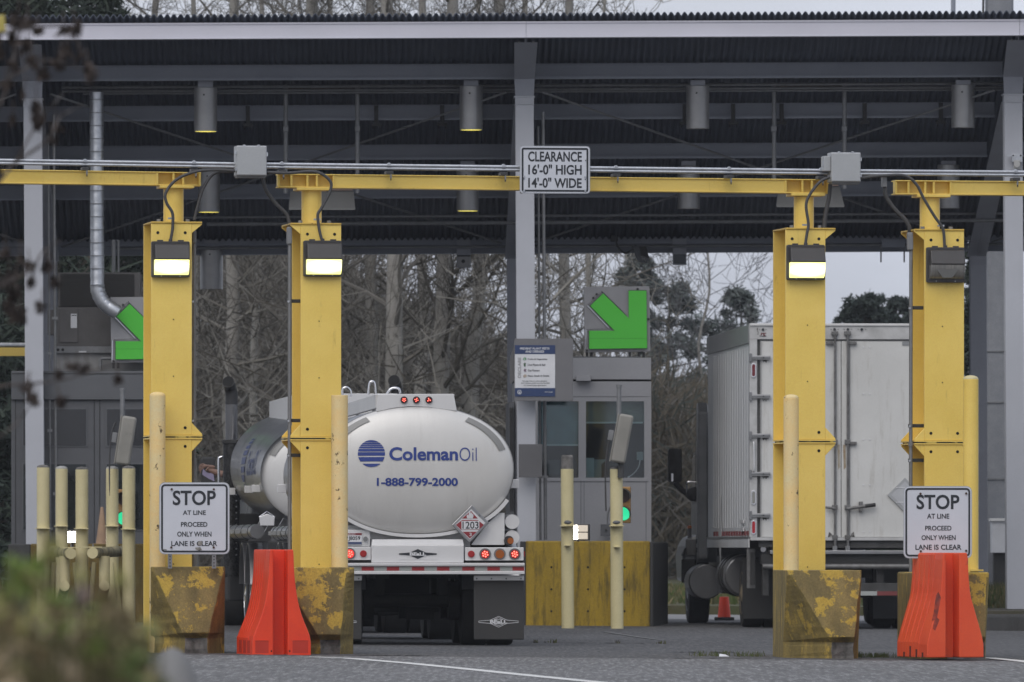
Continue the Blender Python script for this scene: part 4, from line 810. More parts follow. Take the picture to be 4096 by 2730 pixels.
def tlight(label, cx, y0, y1, D, gy, ry, r):
    t = T('traffic_light', label, 'traffic light', cx, y1, D, -.1, 'small two-lamp traffic lights'); k = 1/Sx(D)
    h = t.R('housing', TLY, cx-27,cx+27,y0,y1,.0,.12, bevel=.012)
    for y, m, nm in ((ry,M('off_red_lens',(.07,.035,.03),.3),'red_lens'),(gy,LEDG,'green_lens')):
        p = t.L(cx,y,0); ln = MB().cyl((p.x,-.012,p.z),(p.x,-.0005,p.z),r*k,n=28).build(nm, m, t.e)
        mb = MB(); n = 16; o_ = []; i_ = []
        ring = lambda rad, v, dz: [(p.x+rad*math.cos(math.radians(-20+220*i/n)), v, p.z+rad*math.sin(math.radians(-20+220*i/n))+dz) for i in range(n+1)]
        A_ = ring(r*k*1.12,-.001,0); B_ = ring(r*k*1.12,-.19,-.01); mb.add(A_+B_,[(i,i+1,n+2+i,n+1+i) for i in range(n)]); v_ = mb.build('visor', M('visor_black',(.05,.045,.038),.6), t.e, smooth=60, recalc=False); s_ = v_.modifiers.new('t','SOLIDIFY'); s_.thickness = .006
    return t
tlight('yellow two-lamp traffic light showing green beside the bollard of the middle booth', 2494, 1948, 2093, 125.5, 2055, 1984, 27)
tlight('yellow two-lamp traffic light showing green behind the cream bollards of the left booth', 495, 1958, 2106, 125.8, 2074, 1996, 26)
def worklight(label, x0, x1, y0, y1, D, hot):
    t = T('work_light', label, 'lamp', (x0+x1)/2, y1, D, -.15); t.R('case', DKP, x0-2,x1+2,y0-2,y1+3,.01,.14, bevel=.006)
    w_ = (x1-x0)/2; h_ = (y1-y0)/2
    for i in range(2):
        for j in range(2): t.R('pane', LITW if (i==0 or hot) else LITW2, x0+i*w_+2,x0+(i+1)*w_-2,y0+j*h_+2,y0+(j+1)*h_-2,-.004,.009, bevel=.004)
    t.R('bracket', DKP, (x0+x1)/2-3,(x0+x1)/2+3,y1+3,2168 if not hot else 2190,.04,.09)
worklight('four-pane work light with its left panes lit, on the wall behind the concrete-topped bollard', 2272,2353,2100,2160,125.2,False)
worklight('bright white work light between the second and middle cream bollards', 262,318,2125,2172,125.3,True)
t = T('wall_box', 'small grey switch box with conduit on the middle booth wall', 'electrical box', 2424, 2146, 129.3, CT)
t.R('box', BOOTHD, 2403,2445,2098,2145,.0,.1, bevel=.004); t.Cy('knob', BLK, 2424,2121,4,-.02,-.0005,n=10); mb = MB(); t.tube(mb, smoothpts([(2430,2098,.04),(2431,2060,.04),(2440,2035,.03),(2452,2010,.03)]),.012); mb.build('conduit', GALVD, t.e)
t = T('traffic_cone', 'tall faded peach traffic cone on the wall behind the fourth cream bollard', 'cone', 408, 2175, 126.45, 0); H = t.L(408,2029).z
MB().tube([(0,0,0),(0,0,H*.55),(0,0,H-.01),(0,0,H)],[.088,.05,.022,.016],20).build('cone_body', M('faded_cone',(.36,.24,.15),.7,col2=(.26,.17,.12),scale=5), t.e, smooth=40); MB().box((-.13,-.13,-.03),(.13,.13,0)).build('base', M('faded_cone',(.36,.24,.15),.7), t.e, .01)
# ------------------------------------------------------------------ left booth with rooftop air unit
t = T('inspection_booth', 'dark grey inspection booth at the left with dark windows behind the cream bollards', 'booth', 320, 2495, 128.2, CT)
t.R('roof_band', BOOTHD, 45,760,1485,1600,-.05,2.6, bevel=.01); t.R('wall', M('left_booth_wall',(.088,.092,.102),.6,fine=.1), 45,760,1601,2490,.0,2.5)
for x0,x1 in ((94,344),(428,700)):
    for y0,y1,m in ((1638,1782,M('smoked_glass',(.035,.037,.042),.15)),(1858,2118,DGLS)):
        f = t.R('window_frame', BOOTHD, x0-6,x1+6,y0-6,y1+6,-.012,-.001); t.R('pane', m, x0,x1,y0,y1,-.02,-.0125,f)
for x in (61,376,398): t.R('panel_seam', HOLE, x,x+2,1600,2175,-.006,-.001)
t.R('panel_seam', HOLE, 47,755,1495,1497,-.056,-.0505)
t = T('rooftop_air_unit', 'grey rooftop air conditioning unit with dark louvres on the left booth', 'air conditioner', 400, 1485, 129.0, CT)
t.R('cabinet', HVAC, 218,600,1230,1386,.0,1.2, bevel=.008); q = t.R('access_panel', HVAC, 238,312,1236,1371,-.015,-.001, bevel=.01); t.R('label_plate', WHITEP, 283,308,1256,1313,-.019,-.0155,q); t.R('label_print', INK, 285,306,1261,1264,-.021,-.0195,q)
f = t.R('louvre_frame', HVAC, 232,562,1091,1229,.02,1.1, bevel=.006); t.R('louvre', LOUV, 241,537,1097,1226,.008,.0195,f)
for i in range(16): t.R('louvre_slat', LOUV, 241,537,1100+i*8,1102+i*8,-.004,.0075,f)
t.R('base_rail', GALVD, 214,600,1386,1412,-.02,1.2); t.R('curb', M('pale_curb',(.27,.27,.27),.6,scale=2,col2=(.2,.2,.2)), 214,600,1412.5,1484,.05,1.1)
for x in (232,251): t.Cy('lifting_hole', HOLE, x,1400,6,-.024,-.0205,n=10)
t.R('slot', WHITEP, 315,345,1405,1411,-.024,-.0205); t.R('side_unit', HVAC, 190,217,1240,1340,.1,.5, bevel=.006)
mb = MB(); t.tube(mb,[(402,1483,-.1),(402,1438,-.1),(408,1434,-.1),(445,1434,-.1)],.025,n=8); mb.build('drain_pipe', GALVD, t.e, smooth=50)
for x in (455,474): mb = MB(); t.tube(mb,[(x,1090,.5),(x,960,.5)],.03 if x < 460 else .016,n=10); mb.build('conduit', GALVD, t.e)
t = T('air_duct', 'shiny spiral metal duct dropping from the canopy and elbowing into the left rooftop unit', 'duct', 388, 1230, 128.2, CT)
pts = [(386,372,.35),(387,600,.3),(388,900,.2),(389,1142,.1)]; mb = MB(); t.tube(mb,pts[:2]+pts[1:],.098,n=28); mb.v = mb.v
mb = MB(); N_ = 60; path = []; rad = []
for i in range(N_+1):
    y = 372+(1142-372)*i/N_; path.append(t.L(386+3*i/N_,y,.3-.2*i/N_)); rad.append(.098+(.004 if i % 3 == 0 else 0))
mb.tube(path, rad, 28); mb.build('straight_duct', GALV, t.e, smooth=35)
for i in range(14): 
    y = 400+52*i; p = t.L(387,y,.28-.2*i/14); MB().tube([p+Vector((0,0,-.004)),p+Vector((0,0,.004))],.104,28).build('seam_ring', GALVD, t.e)
el = []
for i in range(11):
    a_ = math.radians(58*i/10); el.append((389+105*(1-math.cos(a_)), 1142+105*math.sin(a_), .1))
el.append((el[-1][0]+40*math.sin(math.radians(58)), el[-1][1]+40*math.cos(math.radians(58)), .1))
mb = MB(); q = [t.L(*p) for p in el]; mb.tube(q,[.100 if i % 2 else .108 for i in range(len(q))],28); mb.build('elbow', GALV, t.e, smooth=25)
# farther left lane bar
t = T('height_bar', 'yellow height bar with a galvanised pipe above it, crossing behind the left canopy column', 'gate', -200, YH+275*1.1, 131, 0)
t.R('bar', YEL, -1400,150,1391,1425,.0,.12, bevel=.004); t.R('rail_pipe', GALV, -1400,140,1371,1388,.0,.06, bevel=.02); MB().box((-4.9,0,0),(-4.65,.25,t.L(0,1391).z-.001)).build('post', YEL, t.e)
# masts, cabinet at the right
t = T('galvanised_mast', 'thick galvanised steel mast rising behind the right canopy columns', 'mast', 3997, 2430, 141, 0)
MB().prism(rrect(-.215,.215,-.2,.2,.05),'z',-.3,11).build('shaft', M('mast_zinc',(.21,.22,.24),.5,.5,col2=(.26,.27,.29),scale=4,fine=.2), t.e, smooth=40)
for z in (2.0,3.2,4.0,9.6): MB().box((-.225,-.225,z),(.225,.225,z+.02)).build('band', GALVD, t.e)
mb = MB(); mb.tube([(-.28,-.2,8),(-.26,-.2,9.5),(-.29,-.2,11)],.018,8); mb.build('cable', CABLE, t.e)
t = T('light_pole', 'slim grey pole above the canopy roof at the right', 'pole', 3813, 2440, 146, 0); MB().cyl((0,0,-.3),(0,0,12),.045,.036,16).build('shaft', STEELB, t.e, smooth=40); MB().box((-.3,-.06,11.9),(.3,.06,12)).build('lamp_head', DKP, t.e)
t = T('white_cabinet', 'white utility cabinet seen between the right canopy columns', 'cabinet', 4010, 2212, 139.8, 0)
t.R('body', WHITEP, 3968,4080,2085,2212,.0,.5, bevel=.005); t.R('lid', M('white_lid',(.8,.8,.8),.4), 3962,4086,2074,2085,-.03,.53); t.R('stand', WALLG, 3975,4075,2212.5,2400,.1,.4)
# ------------------------------------------------------------------ tank trailer
TA, TB, TN = 1.08, .715, 2.15
def ell(a, k=1., ta=None, tb=None):
    ta = ta or TA; tb = tb or TB; cs, sn = math.cos(a), math.sin(a)
    return (k*ta*abs(cs)**(2/TN)*(1 if cs>=0 else -1), k*tb*abs(sn)**(2/TN)*(1 if sn>=0 else -1))
def ring(k, v, cz, n=72): return [(ell(2*math.pi*i/n,k)[0], v, cz+ell(2*math.pi*i/n,k)[1]) for i in range(n)]
def wheel(t, u, v, r, w, par=None, rimm=None, side=-1, dual=True):
    mb = MB(); n = 40; xs = [(-.5,.80),(-.5,.93),(-.42,.985),(-.2,1),(-.04,1),(-.03,.9),(.03,.9),(.04,1),(.2,1),(.42,.985),(.5,.93),(.5,.80)] if dual else [(-.5,.7),(-.5,.92),(-.36,.99),(0,1),(.36,.99),(.5,.92),(.5,.7)]
    mb.loft([[(u+w*x, v+r*q*math.sin(2*math.pi*i/n), r+r*q*math.cos(2*math.pi*i/n)) for i in range(n)] for x,q in xs],cap=True)
    o = mb.build('wheel', TYRE, par or t.e, smooth=35); o.location.z = -.02
    mb = MB(); e = u+side*w*.5
    mb.loft([[(e+side*d, v+r*q*math.sin(2*math.pi*i/n), r+r*q*math.cos(2*math.pi*i/n)) for i in range(n)] for d,q in ((.004,.60),(-.06,.55),(-.08,.35),(.0,.25),(.02,.02))],cap=False); mb.build('rim', rimm or ALUP, o, smooth=40); return o
t = TK = T('tank_trailer', 'oval aluminium fuel tank trailer with blue lettering and a red 1203 placard', 'tank trailer', 1671, 2190+1.1*360, 100, .07)
t.z0 = P(0,2190+1.1*360,100).z; CZ = t.L(1671,1880).z; LT = 9.3
mb = MB(); mb.loft([ring(.9965,.12,CZ),ring(1,.13,CZ),ring(1,LT,CZ),ring(.94,LT+.12,CZ),ring(.7,LT+.25,CZ),ring(.1,LT+.3,CZ)],cap=False); SH = mb.build('tank_shell', ALUP, t.e, smooth=40)
hd = [(.9955,.128),(.975,.105),(.93,.075),(.82,.035),(.66,.0),(.45,-.025),(.2,-.038),(.01,-.04)]
mb = MB(); mb.loft([ring(k,v,CZ) for k,v in hd],cap=True); HD = mb.build('tank_head', ALUS, t.e, smooth=60)
for v in (2.4,4.7,7.0): mb = MB(); mb.loft([ring(1.004,v-.03,CZ),ring(1.006,v,CZ),ring(1.004,v+.03,CZ)],cap=False); mb.build('weld_band', ALUP, SH, smooth=40)
mb = MB(); rg = []
for a in [math.radians(205+130*i/40) for i in range(41)]:
    x, z = ell(a,1.0); x2, z2 = ell(a,1.035); rg.append([(x,.05,CZ+z),(x2,.05,CZ+z2-.012),(x2,.16,CZ+z2-.012),(x,.16,CZ+z)])
mb.loft(rg); mb.build('lower_rim', ALUW, HD, smooth=50)
def depth(px, py, t=TK, TA=TA, TB=TB):                        # v of the dished head at a photo point
    p = t.L(px,py,0); k = (abs(p.x/TA)**TN+abs((p.z-CZ)/TB)**TN)**(1/TN)
    for (k0,v0),(k1,v1) in zip(hd,hd[1:]):
        if k1 <= k <= k0: return v1+(v0-v1)*(k-k1)/(k0-k1)
    return .128
def decal(name, mat, pts, off=.006, par=None):
    q = []
    for x,y in pts: p = t.L(x,y,0); q.append((p.x, depth(x,y)-off, p.z))
    mb = MB(); mb.add(q,[tuple(range(len(q)))]); return mb.build(name, mat, par or HD, recalc=False)
def strip(name, mat, px, off=.006, par=None):
    q = []
    for x,y in px: p = t.L(x,y,0); q.append((p.x, depth(x,y)-off, p.z))
    n = len(q)//2; mb = MB(); mb.add(q,[(i,i+1,n+i+1,n+i) for i in range(n-1)]); return mb.build(name, mat, par or HD, recalc=False)
# stripes of the round emblem
ce = ct(265,618); rd = 106*.5102
lg = bpy.data.objects.new('emblem', None); 
for i,(y0,y1) in enumerate(((-106,-88),(-85,-73),(-70,-59.5),(-56,-41.5),(-37,-16.5),(-11,17),(27,62),(79,106))):
    y0 *= .5102; y1 *= .5102; m_ = 9; up = []; dn = []
    ys = [y0+(y1-y0)*j/m_ for j in range(m_+1)]; hw = [math.sqrt(max(0.05,rd*rd-y*y)) for y in ys]
    strip('emblem_stripe', BLUE, [(ce[0]-h,ce[1]+y) for h,y in zip(hw,ys)]+[(ce[0]+h,ce[1]+y) for h,y in zip(hw,ys)])
def headtext(s, x0, x1, y0, y1, off):
    a = ct(x0,y0); b = ct(x1,y1)
    def fn(fx, fy):
        x = a[0]+(b[0]-a[0])*fx; y = b[1]+(a[1]-b[1])*fy; p = TK.L(x,y,0); return (p.x, depth(x,y)-.007, p.z)
    o = text(t, s, a[0], b[0], a[1], b[1], 0, BLUE, HD, off); TEXTS[-1] = TEXTS[-1]+(fn,)
headtext('Coleman',404,943,567,673,.028); headtext('Oil',955,1091,570,675,-.012); headtext('1-888-799-2000',307,942,808,873,.028)
for a0,a1,s in ((18,58,1),(122,160,-1)):
    an = [math.radians(a0+(a1-a0)*i/14) for i in range(15)]; q = []
    for k in (.955,.885):
        for a in an: x,z = ell(a,k); q.append((x, z))
    dd = lambda k: .092 if k > .95 else .056
    n_ = 15; mb = MB(); mb.add([(x, (.0885 if i < n_ else .0515)-.006, CZ+z) for i,(x,z) in enumerate(q)],[(i,i+1,n_+i+1,n_+i) for i in range(n_-1)]); mb.build('reflective_strip', TAPEG, HD, recalc=False)
# overturn rails on top, lamps, hand hoops
def tR2(nm,m,x0,x1,y0,y1,v0,v1,par=None,bv=0.): a = ct(x0,y0); b = ct(x1,y1); return t.R(nm,m,a[0],b[0],a[1],b[1],v0,v1,par,bv)
q = [ct(316,152),ct(911,150),ct(936,285),ct(700,252),ct(560,248),ct(440,260),ct(305,290)]
CO = t.G('overturn_rail', ALUW, q, .10,.16, bevel=.004); a = t.L(*ct(316,152)); b = t.L(*ct(911,150)); zt = a.z
for u0,u1 in ((a.x-.015,a.x+.03),(b.x-.03,b.x+.015)): MB().prism([(u0,CZ+TB-.03),(u1,CZ+TB-.03),(u1,zt),(u0,zt)],'y',.161,LT-1).build('side_rail', ALUS, CO, .004)
MB().box((a.x-.02,.161,zt-.012),(b.x+.02,.5,zt)).build('top_plate', ALUW, CO, .003)
MB().box((a.x+.1,2.5,CZ+TB-.02),(b.x-.1,3.1,zt-.02)).build('manhole_box', ALUS, CO, .01); MB().box((a.x+.1,6.0,CZ+TB-.02),(b.x-.1,6.6,zt-.02)).build('manhole_box', ALUS, CO, .01)
def lamp(x, y, r, rim, lens, hot, v=.0, par=None, diodes=6):
    p = ct(x,y); k = .5102; o = t.Cy('tail_lamp', rim, p[0],p[1], r*k, v-.02, v-.0005, par, 28)
    t.Cy('lens', lens, p[0],p[1], r*k*.74, v-.028, v-.0205, o, 24)
    if hot:
        for i in range(diodes): a_ = 2*math.pi*i/diodes+.3; t.Cy('diode', LEDRC, p[0]+r*k*.42*math.cos(a_),p[1]+r*k*.42*math.sin(a_), r*k*.135, v-.031, v-.0285, o, 8)
        t.Cy('diode', LEDRC, p[0],p[1], r*k*.135, v-.031, v-.0285, o, 8)
RIMG = M('lamp_rim',(.20,.19,.19),.4,.6)
for x,dn in ((522,5),(619,4),(717,3)): lamp(x,197,28,BLK,REDD,True,.10,CO,dn)
for q,v0 in (([(38,178),(40,120),(56,100),(82,104),(102,130),(104,170)],.8),([(242,155),(252,70),(270,52),(290,70),(297,152)],1.2),([(388,150),(415,112),(450,103),(482,112),(490,148)],.5)):
    mb = MB(); t.tube(mb, smoothpts([(*ct(*p),v0) for p in q]), .014); mb.build('hand_hoop', CHROME, CO, smooth=60)
# rear sill: frame, centre panel, lamp panels
tR2('rear_skirt',ALUW,-20,1042,1180,1474,.30,.36,None,.004)
tR2('sill_panel',ALUW,266,990,1337,1474,-.06,.29,None,.006); a = t.L(*ct(266,1337)); b = t.L(*ct(990,1290))
MB().hexa([(a.x,-.06,a.z+.001),(b.x,-.06,a.z+.001),(b.x,.29,a.z+.001),(a.x,.29,a.z+.001),(a.x+.01,.02,b.z),(b.x-.01,.02,b.z),(b.x-.01,.29,b.z),(a.x+.01,.29,b.z)]).build('sill_shoulder', ALUW, t.e, .006)
LP = tR2('lamp_panel',ALUW,1000,1459,1354,1456,-.05,.05,None,.005); RP = tR2('lamp_panel',ALUW,-198,262,1352,1452,-.05,.05,None,.005)
for x,r,rm,ln,hot in ((1049,27,REDL,REDL,0),(1158,46,RIMG,REDL,1),(1273,46,RIMG,AMB,0),(1390,46,RIMG,REDL,1)): lamp(x,1406,r,rm,ln,hot,-.05,LP)
for x,r,rm,ln,hot in ((203,27,REDL,REDL,0),(96,46,RIMG,LEDR,1),(-20,46,RIMG,AMB,0),(-140,46,RIMG,REDL,1)): lamp(x,1403,r,rm,ln,hot,-.05,RP)
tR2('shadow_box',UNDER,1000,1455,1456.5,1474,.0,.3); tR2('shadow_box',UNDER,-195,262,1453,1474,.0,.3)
PL = tR2('rear_plate',ALUW,-190,255,1215,1350,.10,.14,None,.005); lp = tR2('license_plate',WHITEP,48,192,1237,1334,.085,.0995,PL,.003)
def tt(s,x0,x1,y0,y1,v,m,par,off=.0,**k): a = ct(x0,y0); b = ct(x1,y1); text(t,s,a[0],b[0],a[1],b[1],v,m,par,off,**k)
tt('J8059',84,178,1266,1306,.083,INK,lp,.02); tR2('plate_band',M('plate_red',(.2,.04,.05),.5),50,190,1240,1258,.0835,.0848,lp); tt('IDAHO',60,140,1242,1256,.0825,WHITEP,lp,.0); tR2('plate_hills',M('plate_blue',(.06,.08,.16),.5),50,190,1310,1330,.0835,.0848,lp)
t.Cy('cable_socket', GALVD, *ct(221,1287), 19*.5102, .06,.0995, PL, 10)
q = [ct(1047,1335),ct(1310,1335),ct(1310,1083),ct(1268,1083),ct(1160,1180)]; t.G('corner_plate', ALUW, q, .10,.13, bevel=.004)
for y,dv in ((1152,0),(1276,.02)): o = t.Cy('hose_tube', ALUS, *ct(1370,y), 57*.5102, .16+dv, 4.5, n=32); t.Cy('tube_cap', ALUW, *ct(1370,y), 57*.5102, .14+dv,.1599+dv, o, 32)
o = t.Cy('marker_lamp', BLK, *ct(1345,1300), 37*.5102, .02,.13, n=24); t.Cy('lens', AMB, *ct(1357,1302), 25*.5102, .01,.0195, o, 20)
tR2('side_marker',M('red_side_lens',(.3,.02,.02),.3),1459.5,1470,1385,1425,.0,.05)
# emblems (dark diamond with wings)
def emblem(cx, cy, w, h, v, m, line, par, letters):
    pts = [(-1,-.06*2),(-.42,-.30),(0,-1),(.42,-.30),(1,-.12),(1,.12),(.42,.30),(0,1),(-.42,.30),(-1,.12)]
    pts = [(cx+x*w/2, cy+y*h/2) for x,y in pts]
    if not line: o = t.G('emblem', m, pts, v-.006, v-.0003, par)
    else:
        mb = MB(); t.tube(mb,[(x,y,v-.003) for x,y in pts+[pts[0]]],.0035,n=4)
        q = [(cx,cy-h*.37),(cx+w*.12,cy-h*.20)]; t.tube(mb,[(cx-w*.12,cy-h*.20,v-.003),(cx,cy-h*.37,v-.003),(cx+w*.12,cy-h*.20,v-.003),(cx-w*.12,cy-h*.20,v-.003)],.003,n=4); t.tube(mb,[(cx-w*.12,cy+h*.20,v-.003),(cx,cy+h*.37,v-.003),(cx+w*.12,cy+h*.20,v-.003),(cx-w*.12,cy+h*.20,v-.003)],.003,n=4)
        o = mb.build('emblem', m, par)
    text(t,'BEaLL',cx-w*.215,cx+w*.22,cy-h*.17,cy+h*.17,v-.009,letters,o,.045)
SP = tR2('emblem_plate',ALUW,470,790,1360,1450,-.064,-.0605)
emblem(*ct(630,1405),295*.5102,78*.5102,-.064,INK,False,SP,WHITEP)
# placard
p0 = ct(1040,1173)
def pl_(pts): return [(p0[0]+x*.5102,p0[1]+y*.5102) for x,y in pts]
PC = t.G('placard', ALUP, pl_([(12,-152),(148,-14),(-6,148),(-144,4)]), -.02,-.005, bevel=.006); t.G('placard_sheet', WHITEP, pl_([(8,-120),(120,-12),(-2,118),(-116,3)]), -.023,-.0205, PC)
RD = M('placard_red',(.26,.025,.035),.45)
t.G('red_panel', RD, pl_([(6,-106),(60,-46),(-64,-46)]), -.026,-.0235, PC); t.G('red_panel', RD, pl_([(-62,-34),(60,-34),(108,4),(68,42),(-72,42),(-112,3)]), -.026,-.0235, PC); t.G('red_panel', RD, pl_([(-58,58),(52,58),(-2,110)]), -.026,-.0235, PC)
t.G('number_panel', WHITEP, pl_([(-68,-26),(72,-28),(72,38),(-68,40)]), -.028,-.0265, PC)
def pt(s,x0,x1,y0,y1,m,off): a = pl_([(x0,y0)])[0]; b = pl_([(x1,y1)])[0]; text(t,s,a[0],b[0],a[1],b[1],-.030,m,PC,off)
pt('1203',-60,66,-22,34,INK,.01); pt('3',-6,12,66,92,WHITEP,.02)
t.G('flame', WHITEP, pl_([(-24,-46),(-28,-66),(-20,-80),(-14,-68),(-8,-92),(2,-104),(4,-84),(12,-96),(16,-80),(24,-84),(26,-62),(20,-46)]), -.028,-.0265, PC)
t.G('latch', GALVD, pl_([(62,-72),(74,-84),(86,-66),(72,-58)]), -.03,-.0205, PC)
for x,y in ((10,-138),(132,-10),(-128,4),(-4,130),(70,-76)): t.Cy('rivet', GALVD, *pl_([(x,y)])[0], 2.2, -.024,-.0202, PC, 8)
# bumper with tape, mud flaps
x0,x1 = 1243,2098.5
BP = t.R('bumper', ALUW, x0,x1,2265,2285,-.10,.05, bevel=.003); t.R('bumper_lip', ALUW, x0,x1,2253,2264.5,-.14,.05,BP,.004); t.R('bumper_lip', ALUW, x0,x1,2285.5,2298,-.14,.05,BP,.004)
xs = [1446.5,1496,1547.2,1597,1647.5,1697.5,1748,1798,1849,1898.5,1949.3,1999.5,2049.8,2096.5]
for i in range(-4,13):
    xa = xs[0]+50.3*i if i < 0 else xs[i]; xb = xs[0]+50.3*(i+1) if i < 0 else xs[i+1]
    t.R('reflective_strip', TAPER if i % 2 == 0 else TAPEW, max(xa,x0+2),xb,2267.5,2283.5,-.103,-.1005,BP)
for xa,xb in ((1895,2096),(1247,1447)):
    f = t.R('mud_flap', M('mud_flap_rubber',(.032,.032,.034),.7,col2=(.045,.044,.043),scale=1.5,fine=.1), xa,xb,2320,2560,-.0,.02, bevel=.008); f.modifiers['bevel'].width = .01
    p_ = t.R('flap_plate', ALUW, xa,xb,2303,2323,-.012,-.001,f,.003)
    for i in range(4): t.Cy('bolt', GALVD, xa+12+(xb-xa-24)*i/3,2315.5,3.4,-.022,-.0125,p_,8)
    cx = xa+(1994.5-1895); emblem(cx,2488,159,43.5,-.001,WHITEP,True,f,WHITEP)
# chassis, axles, wheels
MB().box((-.45,.35,.75),(-.30,LT,1.05)).build('frame_rail', UNDER, t.e); MB().box((.30,.35,.75),(.45,LT,1.05)).build('frame_rail', UNDER, t.e); MB().box((-1.0,.38,.80),(1.0,.5,1.15)).build('crossmember', UNDER, t.e)
MB().box((-1.02,4.2,.35),(1.02,4.3,1.3)).build('underbody_dark_sheet', M('black_void',(.006,.006,.006),.9), t.e)  # black sheet painted in for the darkness under the tank
for v in (1.35,2.7,7.2,8.5):
    MB().cyl((-.8,v,.5),(.8,v,.5),.075,n=16).build('axle', UNDER, t.e, smooth=40)
    for s in (-1,1):
        wheel(t,s*.85,v,.505,.58,side=s); MB().cyl((s*.42,v,.5),(s*.54,v,.5),.22,n=20).build('brake_drum', UNDER, t.e, smooth=40)
        MB().box((s*.36-.06,v-.12,.56),(s*.36+.06,v+.12,.80)).build('air_spring', UNDER, t.e, .01)
    for s in (-1,1): MB().box((-.30+.42*s-.16,v+.3,.28),(-.30+.42*s+.16,v+.33,.56)).build('brake_chamber', UNDER, t.e, .01)
def fender(par, u0, u1, v, r, m=ALUP):
    n = 14; A = [(v+r*math.cos(math.radians(10+160*i/n)), .52+r*math.sin(math.radians(10+160*i/n))) for i in range(n+1)]; B = [(v+(r-.015)*math.cos(math.radians(10+160*i/n)), .52+(r-.015)*math.sin(math.radians(10+160*i/n))) for i in range(n+1)]
    mb = MB(); mb.loft([[(u0,a[0],a[1]),(u1,a[0],a[1]),(u1,b[0],b[1]),(u0,b[0],b[1])] for a,b in zip(A,B)]); return mb.build('fender', m, par, smooth=40)
for v in (1.35,2.7,7.2,8.5):
    for s in (-1,1): fender(t.e,min(s*.54,s*1.18),max(s*.54,s*1.18),v,.64)
mb = MB(); mb.cyl((-1.13,3.6,1.27),(-1.13,LT+.6,1.27),.085,n=24); o = mb.build('hose_tube', ALUP, t.e, smooth=40)
for v in (4.2,5.6,6.9,8.1,9.2): MB().cyl((-1.13,v-.02,1.27),(-1.13,v+.02,1.27),.091,n=24).build('clamp_band', UNDER, o); [MB().box((-1.225,v+.25+j*.2,1.245),(-1.215,v+.34+j*.2,1.295)).build('dark_square', TAPEG, o) for j in range(4)]
for v in (.6,4.6,8.9):
    for s in (-1,1): MB().box((s*TA-.02 if s>0 else -TA-.09,v,CZ-.20),(TA+.09 if s>0 else -TA+.02,v+.05,CZ-.10)).build('marker_bracket', ALUW, t.e, .004)
mb = MB(); 
for v in (.5,3.0,5.5,8.0): mb.prism([(-1.0,.95),(1.0,.95),(.75,CZ-.45),(-.75,CZ-.45)],'y',v,v+.06)
mb.build('saddle', ALUP, t.e, .004)
# ------------------------------------------------------------------ tank truck ahead of the trailer
TTD = 113; t = T('tank_truck', 'dark tanker truck ahead of the fuel trailer, with tall exhaust stacks and black mirror', 'tanker truck', 1394, 2190+1.1*F/TTD, TTD, .085)
cz2 = t.L(1394,1905).z; L2 = 6.6; TA, TB = 1.105, .735
def tbv(v): return .70+.08*min(1,max(0,v)/.9)
def czv(v): return cz2+.02+.022*max(0,v)
def tav(v): return 1.105+.025*min(1,max(0,v)/.9)
def ring2(k, v, n=72, vv=None):
    w_ = v if vv is None else vv; return [(ell(2*math.pi*i/n,k,tav(w_),tbv(w_))[0], v, czv(w_)+ell(2*math.pi*i/n,k,tav(w_),tbv(w_))[1]) for i in range(n)]
mb = MB(); mb.loft([ring2(1,.02),ring2(1,.9),ring2(1,L2),ring2(.95,L2+.1),ring2(.7,L2+.22),ring2(.1,L2+.28)],cap=False); SH2 = mb.build('tank_shell', ALUP, t.e, smooth=40)
mb = MB(); mb.loft([ring2(k,v-.02,vv=0) for k,v in hd],cap=True); H2 = mb.build('tank_head', ALUS, t.e, smooth=60)
for v in (1.6,3.2,4.8): mb = MB(); mb.loft([ring2(1.004,v-.03),ring2(1.006,v),ring2(1.004,v+.03)],cap=False); mb.build('weld_band', ALUP, SH2, smooth=40)
an = [math.radians(122+38*i/14) for i in range(15)]; q = []
for k,vv in ((.955,.062),(.885,.024)):
    for a in an: x,z = ell(a,k,tav(0),tbv(0)); q.append((x,vv,czv(0)+z))
mb = MB(); mb.add(q,[(i,i+1,15+i+1,15+i) for i in range(14)]); mb.build('reflective_strip', TAPEG, H2, recalc=False)
def side(v, z):                                               # point on the left flank
    k = min(.999,abs((z-czv(v))/tbv(v))); return (-tav(v)*(1-k**TN)**(1/TN)-.008, v, z)
for z0,z1 in ((.02,.10),(.13,.22),(.245,.31),(.33,.375),(.395,.425),(.44,.46),(-.10,-.01),(-.2,-.13)):
    zc = .18; rr_ = .33; mb = MB(); m_ = 6
    for i in range(m_):
        za, zb_ = z0+(z1-z0)*i/m_, z0+(z1-z0)*(i+1)/m_; wa, wb = [math.sqrt(max(.0005,rr_**2-(z-zc)**2)) for z in (za,zb_)]
        mb.add([side(3.5-wa*1.3,cz2+.05+za),side(3.5+wa*1.3,cz2+.05+za),side(3.5+wb*1.3,cz2+.05+zb_),side(3.5-wb*1.3,cz2+.05+zb_)],[(0,1,2,3)])
    mb.build('emblem_stripe', M('dim_blue_lettering',(.03,.045,.13),.5), SH2, recalc=False)
o = text(t,'ColemanOil',1000,1050,1760,1870,0,M('dim_blue_lettering',(.03,.045,.13),.5),SH2,.02); TEXTS[-1] = TEXTS[-1]+((lambda fx,fy,side=side: side(2.7-2.0*fx,cz2+.02+.32*fy)),)
zt = czv(3)+tbv(3)+.17; CO2 = MB().prism([(-.62,cz2+.60),(.62,cz2+.60),(.58,zt),(-.58,zt)],'y',.06,.13).build('overturn_rail', ALUW, t.e, .004)
for s in (-1,1): MB().box((s*.6-.03,.131,cz2+.60),(s*.6+.03,L2-.3,zt)).build('side_rail', ALUS, CO2, .006)
